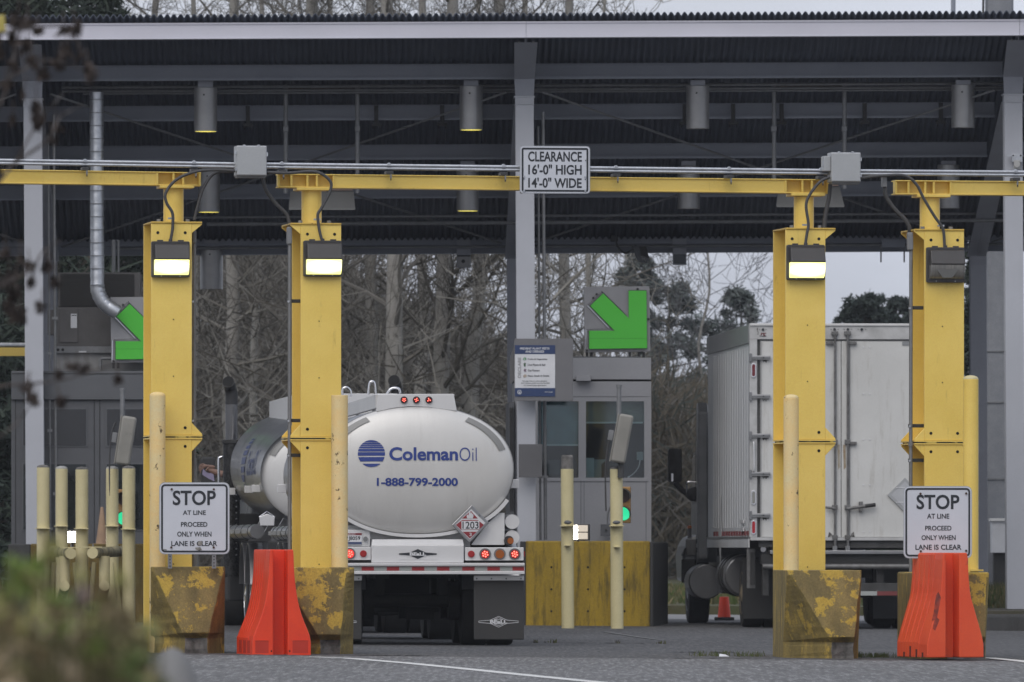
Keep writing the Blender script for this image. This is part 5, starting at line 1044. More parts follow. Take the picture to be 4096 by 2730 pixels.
for v in (1.5,3.6,5.4): MB().box((-.3,v,cz2+.66),(.3,v+.6,zt-.04)).build('manhole_box', ALUS, CO2, .02)
def stack(px, v, y0, y1, r, gy):
    b = t.L(px,y1,v); a = t.L(px,y0,v); top = a.z
    mb = MB(); mb.tube([b,(a.x,v,top-.28)],r,20); s_ = mb.build('exhaust_stack', M('stack_chrome',(.16,.16,.165),.25,.8), t.e, smooth=40)
    mb = MB(); path = smoothpts([(a.x,v,top-.30),(a.x,v,top-.14),(a.x-.02,v-.03,top-.05),(a.x-.05,v-.14,top+.02)]); mb.tube(path,[r*1.0]*len(path),20); mb.build('curved_tip', M('stack_black',(.02,.02,.021),.45), s_, smooth=40)
    p = path[-1]; MB().cyl((p[0]-.004,p[1]-.012,p[2]+.006),(p[0],p[1]+.002,p[2]),r*.9,n=20).build('opening', HOLE, s_)
    g = t.L(px,gy,v); mb = MB(); n = 24; mb.loft([[(a.x+r*1.35*math.cos(2*math.pi*i/n),v+r*1.35*math.sin(2*math.pi*i/n),z) for i in range(n)] for z in (.7,g.z)]); gd = mb.build('heat_guard', M('guard_dark',(.035,.035,.036),.5,.4,dirt=(.004,.004,.004),dscale=30,dlo=.5,dhi=.55), s_, smooth=40)
    for k in range(12): MB().cyl((a.x+r*.7,v-r*1.35-.002,1.0+k*.08),(a.x+r*.7,v-r*1.2,1.0+k*.08),.012,n=6).build('guard_hole', ALUP, gd)
    MB().box((a.x-r*1.5,v-r*1.4,g.z),(a.x+r*1.5,v+r*1.4,g.z+.05)).build('stack_clamp', UNDER, s_, .006)
stack(926,7.0,1535,1990,.083,1775); stack(1588,7.0,1530,1990,.083,1775)
# cab
cab = MB(); prof = [(7.35,1.05),(7.35,2.40),(7.6,2.52),(9.0,2.52),(9.6,2.1),(10.2,1.95),(11.6,1.85),(11.9,1.6),(11.9,.65),(7.35,.65)]
cab.prism(prof,'x',-.82,.82); CB = cab.build('cab', CABG, t.e, .05)
MB().box((-.80,7.345,1.85),(.80,7.349,2.35)).build('rear_window', DGLS, CB); MB().box((-.826,8.25,1.72),(-.821,9.2,2.38)).build('side_window', DGLS, CB); MB().prism([(8.1,.8),(9.35,.8),(9.35,1.70),(8.1,1.70)],'x',-.828,-.8205).build('door', CABG, CB, .004)
m0 = t.L(833,1918,9.6); mb = MB(); a = t.L(804,1998,9.6); b = t.L(861,1829,9.6); mb.prism(rrect(a.x,b.x,a.z,b.z,.045),'y',9.55,9.68); mi = mb.build('mirror', BLK, t.e, .02); mb = MB(); mb.tube(smoothpts([(b.x-.05,9.62,a.z+.05),(b.x+.2,9.62,a.z-.03),(-.82,9.5,a.z+.02)]),.02); mb.build('mirror_arm', BLK, mi, smooth=60)
mb = MB(); q = [t.L(899,1829,7.2),t.L(880,1831,7.2),t.L(875,1850,7.2),t.L(876,1990,7.2),t.L(877,2060,7.2)]; mb.tube(smoothpts(q),.018); mb.build('grab_rail', CHROME, t.e, smooth=60)
MB().box((-1.0,6.95,.75),(.95,7.2,1.55)).build('bulkhead', UNDER, t.e, .02); MB().box((-1.12,7.4,.38),(-.83,8.9,.85)).build('step_box', UNDER, t.e, .03)
MB().box((-.45,.1,.75),(.45,11.2,1.0)).build('frame', UNDER, t.e); mb = MB(); mb.box((-1.0,.2,1.0),(1.0,6.5,1.18)); mb.build('tank_bed', UNDER, t.e, .02)
for v in (1.6,2.95):
    for s in (-1,1): wheel(t,s*.84,v,.505,.58,side=s,rimm=CHROME); fender(t.e,min(s*.54,s*1.18),max(s*.54,s*1.18),v,.64)
for s in (-1,1): wheel(t,s*.9,10.4,.505,.30,side=s,dual=False)
mb = MB(); mb.cyl((-1.13,.3,1.30),(-1.13,6.6,1.30),.09,n=24); o = mb.build('hose_tube', ALUP, t.e, smooth=40)
for v in (.9,2.4,3.9,5.4): MB().cyl((-1.13,v-.02,1.30),(-1.13,v+.02,1.30),.096,n=24).build('clamp_band', UNDER, o); [MB().box((-1.23,v+.3+j*.25,1.275),(-1.22,v+.42+j*.25,1.325)).build('dark_square', TAPEG, o) for j in range(4)]
q = t.L(1068,2075,-.3); bk = MB().prism([(q.x-.085,q.z-.09),(q.x+.085,q.z-.09),(q.x+.095,q.z+.02),(q.x,q.z+.06),(q.x-.095,q.z+.02)],'y',-.35,-.25).build('bucket', ALUW, t.e, .006); mb = MB(); mb.tube([(q.x-.1,-.3,q.z+.02),(q.x,-.3,q.z+.09),(q.x+.1,-.3,q.z+.02)],.006,6); mb.build('bucket_handle', CHROME, bk)
for v in (.35,2.0,6.2): MB().box((-TA-.09,v,cz2-.20),(-TA+.02,v+.05,cz2-.11)).build('marker_bracket', ALUS, t.e, .004)
mb = MB()
for v in (.5,3.0,5.5): mb.prism([(-1.0,1.1),(1.0,1.1),(.75,cz2-.45),(-.75,cz2-.45)],'y',v,v+.06)
mb.build('saddle', ALUP, t.e, .004)
TR_ = t
# driver: one skinned figure seated in the cab, left arm out of the window
v9 = 9.0; hx = t.L(822,1866,v9); ex = t.L(902,1878,v9)
def figure(T_, label, pts, edges):
    me = bpy.data.meshes.new('person'); me.from_pydata([p[0] for p in pts],edges,[]); o = bpy.data.objects.new('person', me); C.objects.link(o); o.parent = None
    o.location = T_.e.location; o.rotation_euler = T_.e.rotation_euler
    sk = o.modifiers.new('skin','SKIN'); sd_ = me.skin_vertices[0].data
    for i,p in enumerate(pts):
        r = p[1]; sd_[i].radius = (r,r) if not isinstance(r,tuple) else r; sd_[i].use_root = i == 0
    sub = o.modifiers.new('sub','SUBSURF'); sub.levels = sub.render_levels = 2
    me.materials.append(SKIN); tag(o,label,'person'); return o
zh = hx.z; sx = -.52
pts = [((-.38,v9-.25,1.50),.16),((-.38,v9-.27,1.75),.15),((-.38,v9-.25,1.98),.17),((-.38,v9-.25,2.12),.065),((-.38,v9-.23,2.20),.06),((-.38,v9-.20,2.30),(.085,.10)),((-.38,v9-.21,2.37),.07),
 ((sx-.05,v9-.22,2.02),.075),((-.80,v9-.08,2.06),.055),((ex.x-.05,v9-.02,(ex.z+2.06)/2-.02),.05),((ex.x-.25,v9,ex.z-.005),.042),((hx.x+.13,v9,zh-.01),.028),((hx.x+.05,v9,zh),(.045,.022)),((hx.x,v9-.01,zh+.005),(.04,.018)),
 ((-.28,v9+.15,1.48),.10),((-.28,v9+.45,1.42),.08),((-.28,v9+.52,1.0),.055),((-.48,v9+.15,1.48),.10),((-.48,v9+.45,1.42),.08),((-.48,v9+.52,1.0),.055),((-.2,v9-.2,2.02),.075),((-.15,v9+.08,1.85),.05),((-.25,v9+.32,1.9),.035)]
ed = [(0,1),(1,2),(2,3),(3,4),(4,5),(5,6),(2,7),(7,8),(8,9),(9,10),(10,11),(11,12),(12,13),(0,14),(14,15),(15,16),(0,17),(17,18),(18,19),(2,20),(20,21),(21,22)]
for j,(dz,l) in enumerate(((.032,.075),(.011,.085),(-.011,.08),(-.031,.062))):
    b = len(pts); pts += [((hx.x-.035,v9-.015,zh+dz),.010),((hx.x-.035-l*.45,v9-.02,zh+dz*1.05-.012),.0095),((hx.x-.035-l*.62,v9-.012,zh+dz-.035-.01*j),.0085)]; ed += [(13,b),(b,b+1),(b+1,b+2)]
b = len(pts); pts += [((hx.x+.03,v9-.04,zh-.03),.012),((hx.x-.0,v9-.06,zh-.06),.010)]; ed += [(12,b),(b,b+1)]
pr = figure(t,'driver leaning out of the tanker cab, bare forearm holding a lilac paper',pts,ed)
mb = MB(); mb.tube([(-.45,v9-.25,2.0),(-.60,v9-.2,2.035),(-.83,v9-.08,2.06),(ex.x-.03,v9-.02,(ex.z+2.06)/2-.015)],[.10,.095,.075,.062],14); mb.build('sleeve', CLOTH, pr, smooth=60)
mb = MB(); mb.ball((-.38,v9-.22,2.36),(.10,.115,.075),14,8); mb.build('hair', M('dark_hair',(.03,.02,.015),.8), pr, smooth=60)
mb = MB(); q = [t.L(*p,v9-.03) for p in ((812,1876),(826,1890),(838,1894),(853,1890),(858,1925),(856,1926),(830,1913),(809,1899))]
mb.prism([(p.x,p.z) for p in q],'y',v9-.034,v9-.028); pp = mb.build('paper', LILAC); pp.location = t.e.location; pp.rotation_euler = t.e.rotation_euler; tag(pp,'lilac sheet of paper held in the driver\'s hand','paper')
# ------------------------------------------------------------------ white box truck
BD = 125.; s_ = F/BD; t = T('box_truck', 'white box truck with closed rear doors and a grey fluted side in the right lane', 'truck', 3365, 2190+1.125*s_, BD, .055)
HW = 366/s_; X0,X1 = 2998.5,3731.5
LB_ = 7.7; zb = t.L(3000,2150).z; zt = t.L(3365,1299).z; z1 = t.L(3000,2192).z
b_ = MB(); b_.box((-HW+.006,.12,z1+.12),(HW-.006,LB_,zt-.02)); body = b_.build('box_body', TRS, t.e, .01)
for i in range(15):                                           # fluted side posts with rivet rows
    v = .5+i*.43
    for s in (-1,1): MB().box((s*HW-.012 if s>0 else -HW-.0015,v,z1+.28),(HW+.0015 if s>0 else -HW+.012,v+.05,zt-.30)).build('side_flute', TRS, body, .003)
for s in (-1,1):
    e0 = lambda w_: (-HW-w_,-HW+.006) if s<0 else (HW-.006,HW+w_)
    a,b = e0(.014); MB().box((a,.12,zt-.26),(b,LB_,zt)).build('top_rail', M('top_rail_grey',(.27,.275,.285),.45,.3), body, .006); MB().box((a,.12,z1),(b,LB_,z1+.14)).build('bottom_rail', TRS, body, .006); a,b = e0(.018); MB().box((a,.12,z1+.125),(b,LB_,z1+.155)).build('rail_edge', ALUP, body)
    a,b = e0(.009)
    for i in range(14): MB().box((a,.3+i*.46,z1+.17),(b,.53+i*.46,z1+.235)).build('reflective_strip', M('dull_red_tape',(.17,.035,.035),.5), body)
    for i in range(30): MB().box((a-.002 if s<0 else b-.004,.25+i*.22,z1+.06),(a+.004 if s<0 else b+.002,.265+i*.22,z1+.075)).build('rivet', ALUW, body)
a = -HW-.005; MB().prism([(4.9,1.35),(5.2,1.9),(5.5,1.35),(5.2,.85)],'x',a-.006,a-.001).build('placard_holder', TRS, body, .002); MB().box((a-.02,.9,1.35),(a-.001,1.5,1.40)).build('side_vent', ALUW, body); MB().box((a-.02,.9,1.46),(a-.001,1.5,1.51)).build('side_vent', ALUW, body)
# rear frame
q6 = lambda x: c(6,x,0)[0]; y6 = lambda y: c(6,0,y)[1]; y9 = lambda y: c(9,0,y)[1]
FR = t.R('rear_frame', TRG, X0,X1,1304,1358,.0,.119, bevel=.006); t.R('top_cap', M('cap_white',(.66,.66,.65),.45), X0+2,X1-2,1295,1303.5,-.02,.2,FR,.004)
lp = t.R('corner_post', TRG, X0,3029,1358.5,2150,.0,.119,FR,.005); rp_ = t.R('corner_post', TRG, 3701,X1,1358.5,2150,.0,.119,FR,.005)
t.R('seal', M('rubber_seal',(.10,.10,.10),.7), 3029.5,3040,1358.5,2152,.05,.12); t.R('seal', M('rubber_seal',(.10,.10,.10),.7), 3690,3700.5,1358.5,2152,.05,.12); t.R('header_lip', M('header_lip_grey',(.17,.17,.17),.6), 3040.5,3689.5,1358.5,1366,.03,.12)
dl = t.R('rear_door', TRW, 3041,3364,1366.5,2150,.02,.08, bevel=.008); dr = t.R('rear_door', TRW, 3366,3689,1366.5,2150,.02,.08, bevel=.008)
t.R('door_edge', M('door_edge_grey',(.3,.3,.3),.6), 3041,3045,1366,2150,.0,.0195,dl); t.R('door_seam', HOLE, 3364.2,3365.8,1366.5,2150,.03,.07); t.R('door_edge', M('door_edge_grey',(.3,.3,.3),.6), 3398,3401,1368,2150,.006,.0195,dr)
for x in (555,1048,1140,1235): t.Cy('marker_lamp', INK, q6(x),y6(704),5.2,-.02,-.0005,FR,14)
for x in (530,575,1023,1073,1115,1165,1210,1262): t.Cy('rivet', GALVD, q6(x),y6(703),2,-.008,-.0005,FR,8)
lgx = t.G('maker_mark', M('maroon_print',(.14,.035,.04),.5), [c(6,*p) for p in ((540,728),(578,728),(576,733),(566,733),(566,743),(574,743),(572,748),(556,748),(556,733),(550,733),(546,745),(532,745),(534,741),(542,741))], -.003,-.0004, FR); text(t,'SUPREME',q6(531),q6(579),y6(748),y6(755),-.004,INK,lgx,.02,shear=.2)
STK = M('black_peel',(.04,.035,.03),.8,col2=(.35,.35,.34),scale=22,lo=.45,hi=.6)
t.G('peeled_patch', STK, [c(6,*p) for p in ((513,690),(520,692),(519,715),(526,722),(524,738),(516,742),(518,722),(512,712))], -.002,-.0004, FR)
for y in (y6(898),y6(1165),y6(1435),y9(132),y9(417)):
    for xa,xb,s in ((3000,3082,1),(3648,3730,-1)):
        h = t.R('hinge', M('hinge_zinc',(.42,.425,.43),.5,.3,col2=(.33,.33,.33),scale=9), xa+(4 if s>0 else 0),xb-(0 if s>0 else 4),y-8,y+8,-.03,-.003, bevel=.004); t.R('hinge_rib', GALVD, xa+(6 if s>0 else 0),xb-(0 if s>0 else 6),y-3,y+3,-.04,-.0305,h,.003)
        xx = 3000 if s>0 else 3724; t.R('hinge_butt', GALVD, xx-3,xx+8,y-17,y+17,-.04,-.004,h,.004); t.Cy('bolt', INK, 3054 if s>0 else 3676,y,3,-.046,-.0405,h,8)
        xm = (3062 if s>0 else 3668)
        t.G('rust_stain', STK, [(xm-14,y+9),(xm+14,y+9),(xm+11,y+16),(xm+6,y+13),(xm+3,y+22),(xm-3,y+14),(xm-8,y+20)], .0185,.0195, dl if s>0 else dr)
def oval(x, y, m):
    o = MB(); a = t.L(x-9.5,y+29); b = t.L(x+9.5,y-29); o.prism(rrect(a.x,b.x,a.z,b.z,.033,8),'y',-.016,-.0005); r_ = o.build('oval_lamp', CHROME, FR, .004); a = t.L(x-6,y+24); b = t.L(x+6,y-24); MB().prism(rrect(a.x,b.x,a.z,b.z,.021,8),'y',-.024,-.0165).build('lens', m, r_, .003)
for x in (3014,3716): oval(x,1482,M('dull_red_lens',(.16,.02,.025),.3)); oval(x,1991,M('grey_lens',(.26,.26,.24),.3)); oval(x,2110,M('bright_red_lens',(.42,.02,.03),.25))
for x in (3340,3391):
    rd_ = MB(); a = t.L(x,2203); b = t.L(x,1322); rd_.cyl((a.x,-.025,a.z),(a.x,-.025,b.z),.018,n=14); rr_ = rd_.build('lock_rod', RODG, t.e, smooth=40)
    for y in (1335,1768,2030,2150): t.R('rod_guide', RODG, x-11,x+11,y-9,y+9,-.045,.019,rr_,.005)
    t.R('keeper', RODG, x-14,x+13,1326,1340,-.05,-.001,rr_,.004); t.R('keeper', GALVD, x-9,x+9,2185,2212,-.05,.02,rr_,.005)
    d = 1 if x > 3365 else -1
    for y in (1373,1774): t.R('hasp', RODG, min(x+6*d,x+36*d),max(x+6*d,x+36*d),y-6,y+6,-.03,.019,rr_,.004)
    t.G('grime', STK, [(x+d*10,2150),(x+d*28,2150),(x+d*24,2128),(x+d*14,2136)], .0185,.0195, dr if d>0 else dl)
    t.G('rust_stain', M('rust_run',(.30,.22,.13),.8,col2=(.45,.42,.36),scale=8), [(x-d*14-5,1780),(x-d*14+5,1780),(x-d*14+7,1870),(x-d*14-2,1880)], .0185,.0195, dl if d>0 else dr)
hb = MB(); t.tube(hb,[(*c(9,1135,372),-.04),(*c(9,1235,358),-.05),(*c(9,1260,354),-.05)],.022,n=10); hn = hb.build('door_handle', RODG, t.e, smooth=40); hb = MB(); t.tube(hb,[(*c(9,1258,354),-.05),(*c(9,1330,344),-.05)],.027,n=10); hb.build('grip', BLK, hn, smooth=40); t.R('catch', RODG, *[c(9,1217,0)[0],c(9,1243,0)[0]],c(9,0,322)[1],c(9,0,392)[1],-.06,.019,hn,.008)
hb = MB(); t.tube(hb,[(*c(9,985,362),-.04),(*c(9,1050,370),-.04)],.018,n=10); hb.build('door_handle', RODG, t.e, smooth=40)
for x in (1247,1290):
    for y in (y6(826),y6(1148),y6(1462),y9(208),y9(530)): t.Cy('rivet', ALUW, q6(x),y,3.4,.012,.0195,dr,10)
gb_ = MB(); t.tube(gb_, smoothpts([(3014,1770,-.005),(3015,1775,-.05),(3016,1830,-.055),(3016,1880,-.05),(3013,1888,-.005)]),.011); gb_.build('grab_bar', ALUW, t.e, smooth=60)
p = (3620,1981); ph = t.G('placard_frame', M('placard_grey',(.36,.37,.38),.5), [(p[0],p[1]-69),(p[0]+69,p[1]),(p[0],p[1]+69),(p[0]-69,p[1])], -.012,.019, dr); t.G('placard_inner', M('placard_pale',(.46,.47,.49),.5), [(p[0],p[1]-55),(p[0]+55,p[1]),(p[0],p[1]+55),(p[0]-55,p[1])], -.015,-.0125, ph)
for y in (1952,2010): t.R('placard_clip', ALUW, p[0]-36,p[0]+36,y-1.5,y+1.5,-.02,-.0155,ph)
t.R('vent_plate', M('vent_grey',(.24,.25,.26),.5), 3609,3640,1367,1382,.01,.0195,dr)
# rear sill, step bumper, underride bar
DKG = M('dirty_dark_steel',(.06,.06,.06),.7,col2=(.03,.03,.03),scale=4,dirt=(.15,.145,.135),dscale=9,dlo=.6,dhi=.75)
t.R('sill', TRG, 3002,3728,2151,2163,-.03,.2,None,.005); t.R('sill_channel', DKG, 3290,3728,2163.5,2192,.02,.3); t.R('sill_channel', DKG, 3035,3289.5,2163.5,2190,.05,.3)
t.R('step_plate', ALUP, 3080,3650,2203,2217,-.12,.25,None,.005); t.R('crossbeam', UNDER, 3045,3685,2218,2256,-.05,.2)
mb = MB(); t.tube(mb,[(3050,2267,-.1),(3680,2267,-.1)],.037,n=14); mb.build('step_tube', RODG, t.e, smooth=40)
ub = t.R('underride_bar', DKG, 3110,3620,2333,2383,-.06,.06,None,.006)
for x0_,x1_,m in ((3110,3180,'r'),(3180,3268,'w'),(3268,3355,'r'),(3355,3508,'w'),(3508,3592,'r'),(3592,3620,'w')): t.R('reflective_strip', M('dull_red_tape',(.17,.035,.035),.5) if m=='r' else TAPEW, x0_,x1_,2366,2383,-.064,-.0605,ub)
for x in (3180,3520): t.R('hanger', UNDER, x-14,x+14,2257,2333,-.02,.06)
brk = t.R('steel_bracket', RODG, 2988,3021,2195,2354,.25,.31,None,.004); t.R('bracket_core', UNDER, 3002,3020,2210,2340,.2,.2495,brk)
t.R('lift_arm', DKG, 3050,3076,2180,2385,.15,.3,None,.01); t.Cy('pivot', ALUP, 3053,2198,11,.05,.1495)
# wheels, flaps, chassis, tank, cab
MB().box((-.45,.3,.7),(-.3,9.5,.95)).build('frame_rail', UNDER, t.e); MB().box((.3,.3,.7),(.45,9.5,.95)).build('frame_rail', UNDER, t.e); MB().box((-1.1,.4,z1-.02),(1.1,6.9,z1+.11)).build('floor', UNDER, t.e)
MB().cyl((-.9,2.3,.5),(.9,2.3,.5),.09,n=16).build('axle', UNDER, t.e, smooth=40); MB().cyl((.0,2.2,.5),(.0,2.5,.5),.22,n=16).build('differential', UNDER, t.e, smooth=40)
for s in (-1,1):
    wheel(t,s*.92,2.3,.50,.56,side=s,rimm=M('tan_rim',(.30,.24,.16),.6)); wheel(t,s*-t.L(2790,2480,8.9).x,8.9,.50,.30,side=s,dual=False)
    MB().box((s*.92-.33,1.55,.12),(s*.92+.33,1.57,.98)).build('mud_flap', UNDER, t.e, .004)
ft = MB(); ft.cyl((-.98,4.4,.72),(-.98,6.0,.72),.30,n=32); fo = ft.build('fuel_tank', M('tank_steel',(.22,.22,.225),.32,.6), t.e, .03, 40)
for v in (4.5,5.0,5.5): MB().cyl((-.98,v-.03,.72),(-.98,v+.03,.72),.312,n=32).build('tank_strap', ALUP if v<5 else UNDER, fo, smooth=40)
MB().box((-1.2,6.2,.45),(-.7,6.9,1.0)).build('battery_box', CABG, t.e, .03)
cv = .9; cb_ = MB(); cb_.prism([(7.15+cv,.7),(7.15+cv,2.95),(7.5+cv,3.05),(8.3+cv,2.95),(8.75+cv,2.2),(9.0+cv,1.7),(9.9+cv,1.5),(10.1+cv,.55),(9.0+cv,.55),(7.15+cv,.55)],'x',-1.10,1.10); CBB = cb_.build('cab', CABG, t.e, .06)
fl = t.L(2786,2000,7.95).x; fr_ = MB(); fr_.prism([(7.75,.95),(7.75,zt-1.1),(7.9,zt-.95),(8.02,zt-1.0),(8.02,.95)],'x',fl,fl+.16); fr_.build('side_fairing', CABG, CBB, .03); MB().box((fl-.006,7.78,1.3),(fl-.001,7.95,2.7)).build('fairing_edge', M('fairing_trim',(.2,.2,.21),.3,.6), CBB)
MB().prism([(8.03,.9),(9.3,.9),(9.3,1.75),(9.0,2.5),(8.03,2.6)],'x',fl+.02,-1.101).build('door', CABG, CBB, .02); MB().prism([(8.3,1.8),(9.2,1.8),(8.95,2.45),(8.3,2.5)],'x',fl+.012,fl+.0195).build('side_window', DGLS, CBB)
for k_ in range(5): MB().box((fl-.004,7.80,1.05+k_*.13),(fl-.0005,7.98,1.12+k_*.13)).build('vent_slot', HOLE, CBB)
a = t.L(2729,2400,8.3); b = t.L(2797,2138,8.3)
fb = MB(); fb.prism([(a.x+.02,.62),(a.x,1.0),(a.x+.03,b.z-.18),(a.x+.10,b.z-.05),(b.x-.02,b.z),(b.x+.2,b.z-.03),(b.x+.2,1.05),(b.x-.02,1.0),(b.x-.06,.62)],'y',8.32,9.7); fd = fb.build('fender', CABG, CBB, .05)
MB().box((a.x-.015,8.25,.60),(b.x-.05,8.315,.95)).build('step', UNDER, fd, .02); MB().box((a.x+.05,8.28,1.0),(b.x-.02,8.318,1.25)).build('fender_trim', RODG, fd, .02); MB().prism([(a.x-.02,1.0),(a.x+.03,b.z-.2),(a.x+.06,b.z-.2),(a.x+.03,1.0)],'y',8.2,8.318).build('splash_flap', BLK, fd, .01)
p = t.L(2758,2115,8.4); MB().cyl((p.x,8.4,b.z-.06),(p.x,8.4,p.z),.03,n=10).build('marker_stalk', RODG, fd); MB().ball((p.x,8.4,p.z+.02),(.035,.035,.03),10,6).build('marker_lamp', M('orange_marker',(.5,.14,.03),.3), fd, smooth=60)
MB().cyl((b.x+.02,7.2,.62),(b.x+.02,8.1,.62),.26,n=28).build('air_tank', M('tank_steel',(.22,.22,.225),.32,.6), CBB, .02, 40)
a = t.L(2672,1930,8.1); b = t.L(2727,1795,8.1); mb = MB(); mb.prism(rrect(a.x,b.x,a.z,b.z,.04),'y',8.05,8.2); mi = mb.build('mirror', BLK, t.e, .02); MB().prism(rrect(a.x+.045,a.x+.075,a.z+.01,a.z+.13,.01),'y',8.04,8.0495).build('mirror_reflection', CHROME, mi)
mb = MB(); t.tube(mb, smoothpts([(2700,1930,8.1),(2725,1958,8.1),(2752,1976,8.05),(2790,1990,8.0)]),.042); mb.build('mirror_arm', BLK, mi, smooth=60); mb = MB(); mb.ball(t.L(2778,1978,8.0),(.13,.10,.11),12,8); mb.build('mirror_foot', BLK, mi, smooth=60); mb = MB(); t.tube(mb, smoothpts([(2748,1975,8),(2747,1935,8),(2758,1928,8),(2785,1930,8)]),.012); mb.build('mirror_brace', CHROME, mi)
# orange cone seen under the truck
t = T('traffic_cone', 'bright orange traffic cone on a black base seen beneath the box truck', 'cone', 2897, 2190+1.12*F/138, 138, 0)
MB().box((-.15,-.15,0),(.15,.15,.05)).build('base', BLK, t.e, .01); MB().tube([(0,0,.0502),(0,0,.2),(0,0,.35),(0,0,.36)],[.10,.085,.07,.065],24).build('cone_body', ORG, t.e, smooth=40)
# ------------------------------------------------------------------ trees
BARK = M('pale_blotched_bark', (.30,.29,.27), .9, col2=(.20,.19,.175), scale=1.6, dirt=(.045,.04,.034), dscale=4.5, dlo=.60, dhi=.68, dstretch=(1,1,.55), bump=.5, fine=.3)
TWIG = M('grey_brown_twig', (.115,.108,.097), .9, col2=(.16,.15,.135), scale=.8)
TWIGL = M('pale_twig', (.25,.24,.22), .9, col2=(.14,.13,.11), scale=.9)
TWIGD = M('dark_twig', (.05,.045,.038), .9, col2=(.085,.077,.063), scale=.7)
NEED = M('dark_fir_needles', (.022,.036,.026), .8, col2=(.04,.055,.037), scale=1.2)
NEEDB = M('blue_green_pine_needles', (.095,.117,.113), .85, col2=(.125,.145,.14), scale=.9)
BRWN = M('brown_brush', (.125,.108,.08), .9, col2=(.09,.08,.062), scale=.7)
def rv(r): return Vector((r.gauss(0,1),r.gauss(0,1),r.gauss(0,1))).normalized()
def branch(mb, p, d, ln, rad, dep, r, n=5, up=.12, kids=3, mn=.004):
    pts = [p]; rs = [rad]; st = 4 if dep > 0 else 3; q = p.copy(); dd = d.copy()
    for i in range(st):
        dd = (dd+rv(r)*.22+Vector((0,0,up))).normalized(); q = q+dd*ln/st; pts.append(q.copy()); rs.append(max(mn,rad*(1-.8*(i+1)/st)))
    mb.tube(pts, rs, n, cap=False)
    if dep > 0:
        for k in range(kids):
            i = r.randint(1,st); f = (dd*.5+rv(r)*.8+Vector((0,0,.15))).normalized()
            branch(mb, pts[i], f, ln*r.uniform(.4,.7), rs[i]*.75, dep-1, r, 4 if dep > 1 else 3, up, kids, mn)
def bare_tree(label, xb, xt, wpx, D, H, limb0, nl, ll, grp, seed, twm=None, dep=3, kids=3, mn=.006):
    r = random.Random(seed); zb = gz((xb-2048)*D/F); p = Vector(((xb-2048)*D/F,D,zb-.3)); topx = (xt-2048)*D/F-p.x; rad = wpx/2/Sx(D)
    e = bpy.data.objects.new('bare_tree', None); C.objects.link(e); e.location = p; tag(e, label, 'tree', grp)
    pts = []; rs = []; N_ = 9
    for i in range(N_+1):
        f = i/N_; pts.append(Vector((topx*f+r.gauss(0,.05),r.gauss(0,.05),H*f))); rs.append(rad*(1.12-.75*f))
    mb = MB(); mb.tube(smoothpts([tuple(q) for q in pts],3), [rs[0]*(1-.68*i/(N_*3)) for i in range(N_*3+1)], 10); mb.build('trunk', BARK, e, smooth=60, recalc=False)
    mb = MB()
    for i in range(nl):
        f = limb0+(1-limb0)*(i+r.random())/nl; k = min(N_-1,int(f*N_)); q = pts[k].lerp(pts[k+1], f*N_-k); a = r.uniform(0,6.283)
        branch(mb, q, Vector((math.cos(a),math.sin(a)*.7,r.uniform(.1,.7))).normalized(), ll*r.uniform(.6,1.1)*(1.1-.5*f), rad*.30*(1.1-.6*f), dep, r, 5, .1, kids, mn)
    mb.build('branches', twm or TWIG, e, recalc=False); return e
gt = 'bare pale-barked trees in the row behind the canopy'; lt = 'tall bare tree with pale blotched bark in the row behind the canopy'
rows = [(772,772,26,178),(935,925,50,172),(1010,1060,26,186),(1215,1255,62,170),(1330,1310,30,188),(1496,1480,44,171),(1586,1541,60,168),(1672,1690,40,181),(1742,1812,58,170),(1850,2050,50,173),(1900,1925,26,190),(2120,2095,30,184),(2235,2305,42,176),(430,420,40,176),(640,600,36,182)]
for i,(a,b_,w_,D) in enumerate(rows):
    bare_tree(lt, a, b_, w_*1.3, D, 17, .22, 30, 3.0, gt, 100+i, (TWIG,TWIGL,TWIGD)[i%3], 3, 4, .0055)
bare_tree('slender bare tree with fine upswept twigs standing against the sky left of the box truck', 2800, 2822, 17, 196, 10.5, .30, 46, 2.6, None, 77, M('misty_twig',(.11,.11,.115),.9), 3, 3, .006)
bare_tree('leaning bare tree with spreading limbs behind the green arrow sign', 2290, 2420, 30, 165, 12, .30, 20, 3.0, None, 91, TWIGL, 3, 3, .007)
def needles(mb, ce, rad, n, r, ln, wd):
    for _ in range(n):
        d = rv(r); q = ce+Vector((d.x*rad[0],d.y*rad[1],d.z*rad[2]))*r.random()**.45; a = rv(r); a.z = a.z*.7+.1; a = a.normalized()*ln*r.uniform(.6,1.2); b = a.cross(rv(r)).normalized()*wd
        mb.add([q-a*.5-b,q-a*.5+b,q+a*.5+b*.5,q+a*.5-b*.5],[(0,1,2,3)])
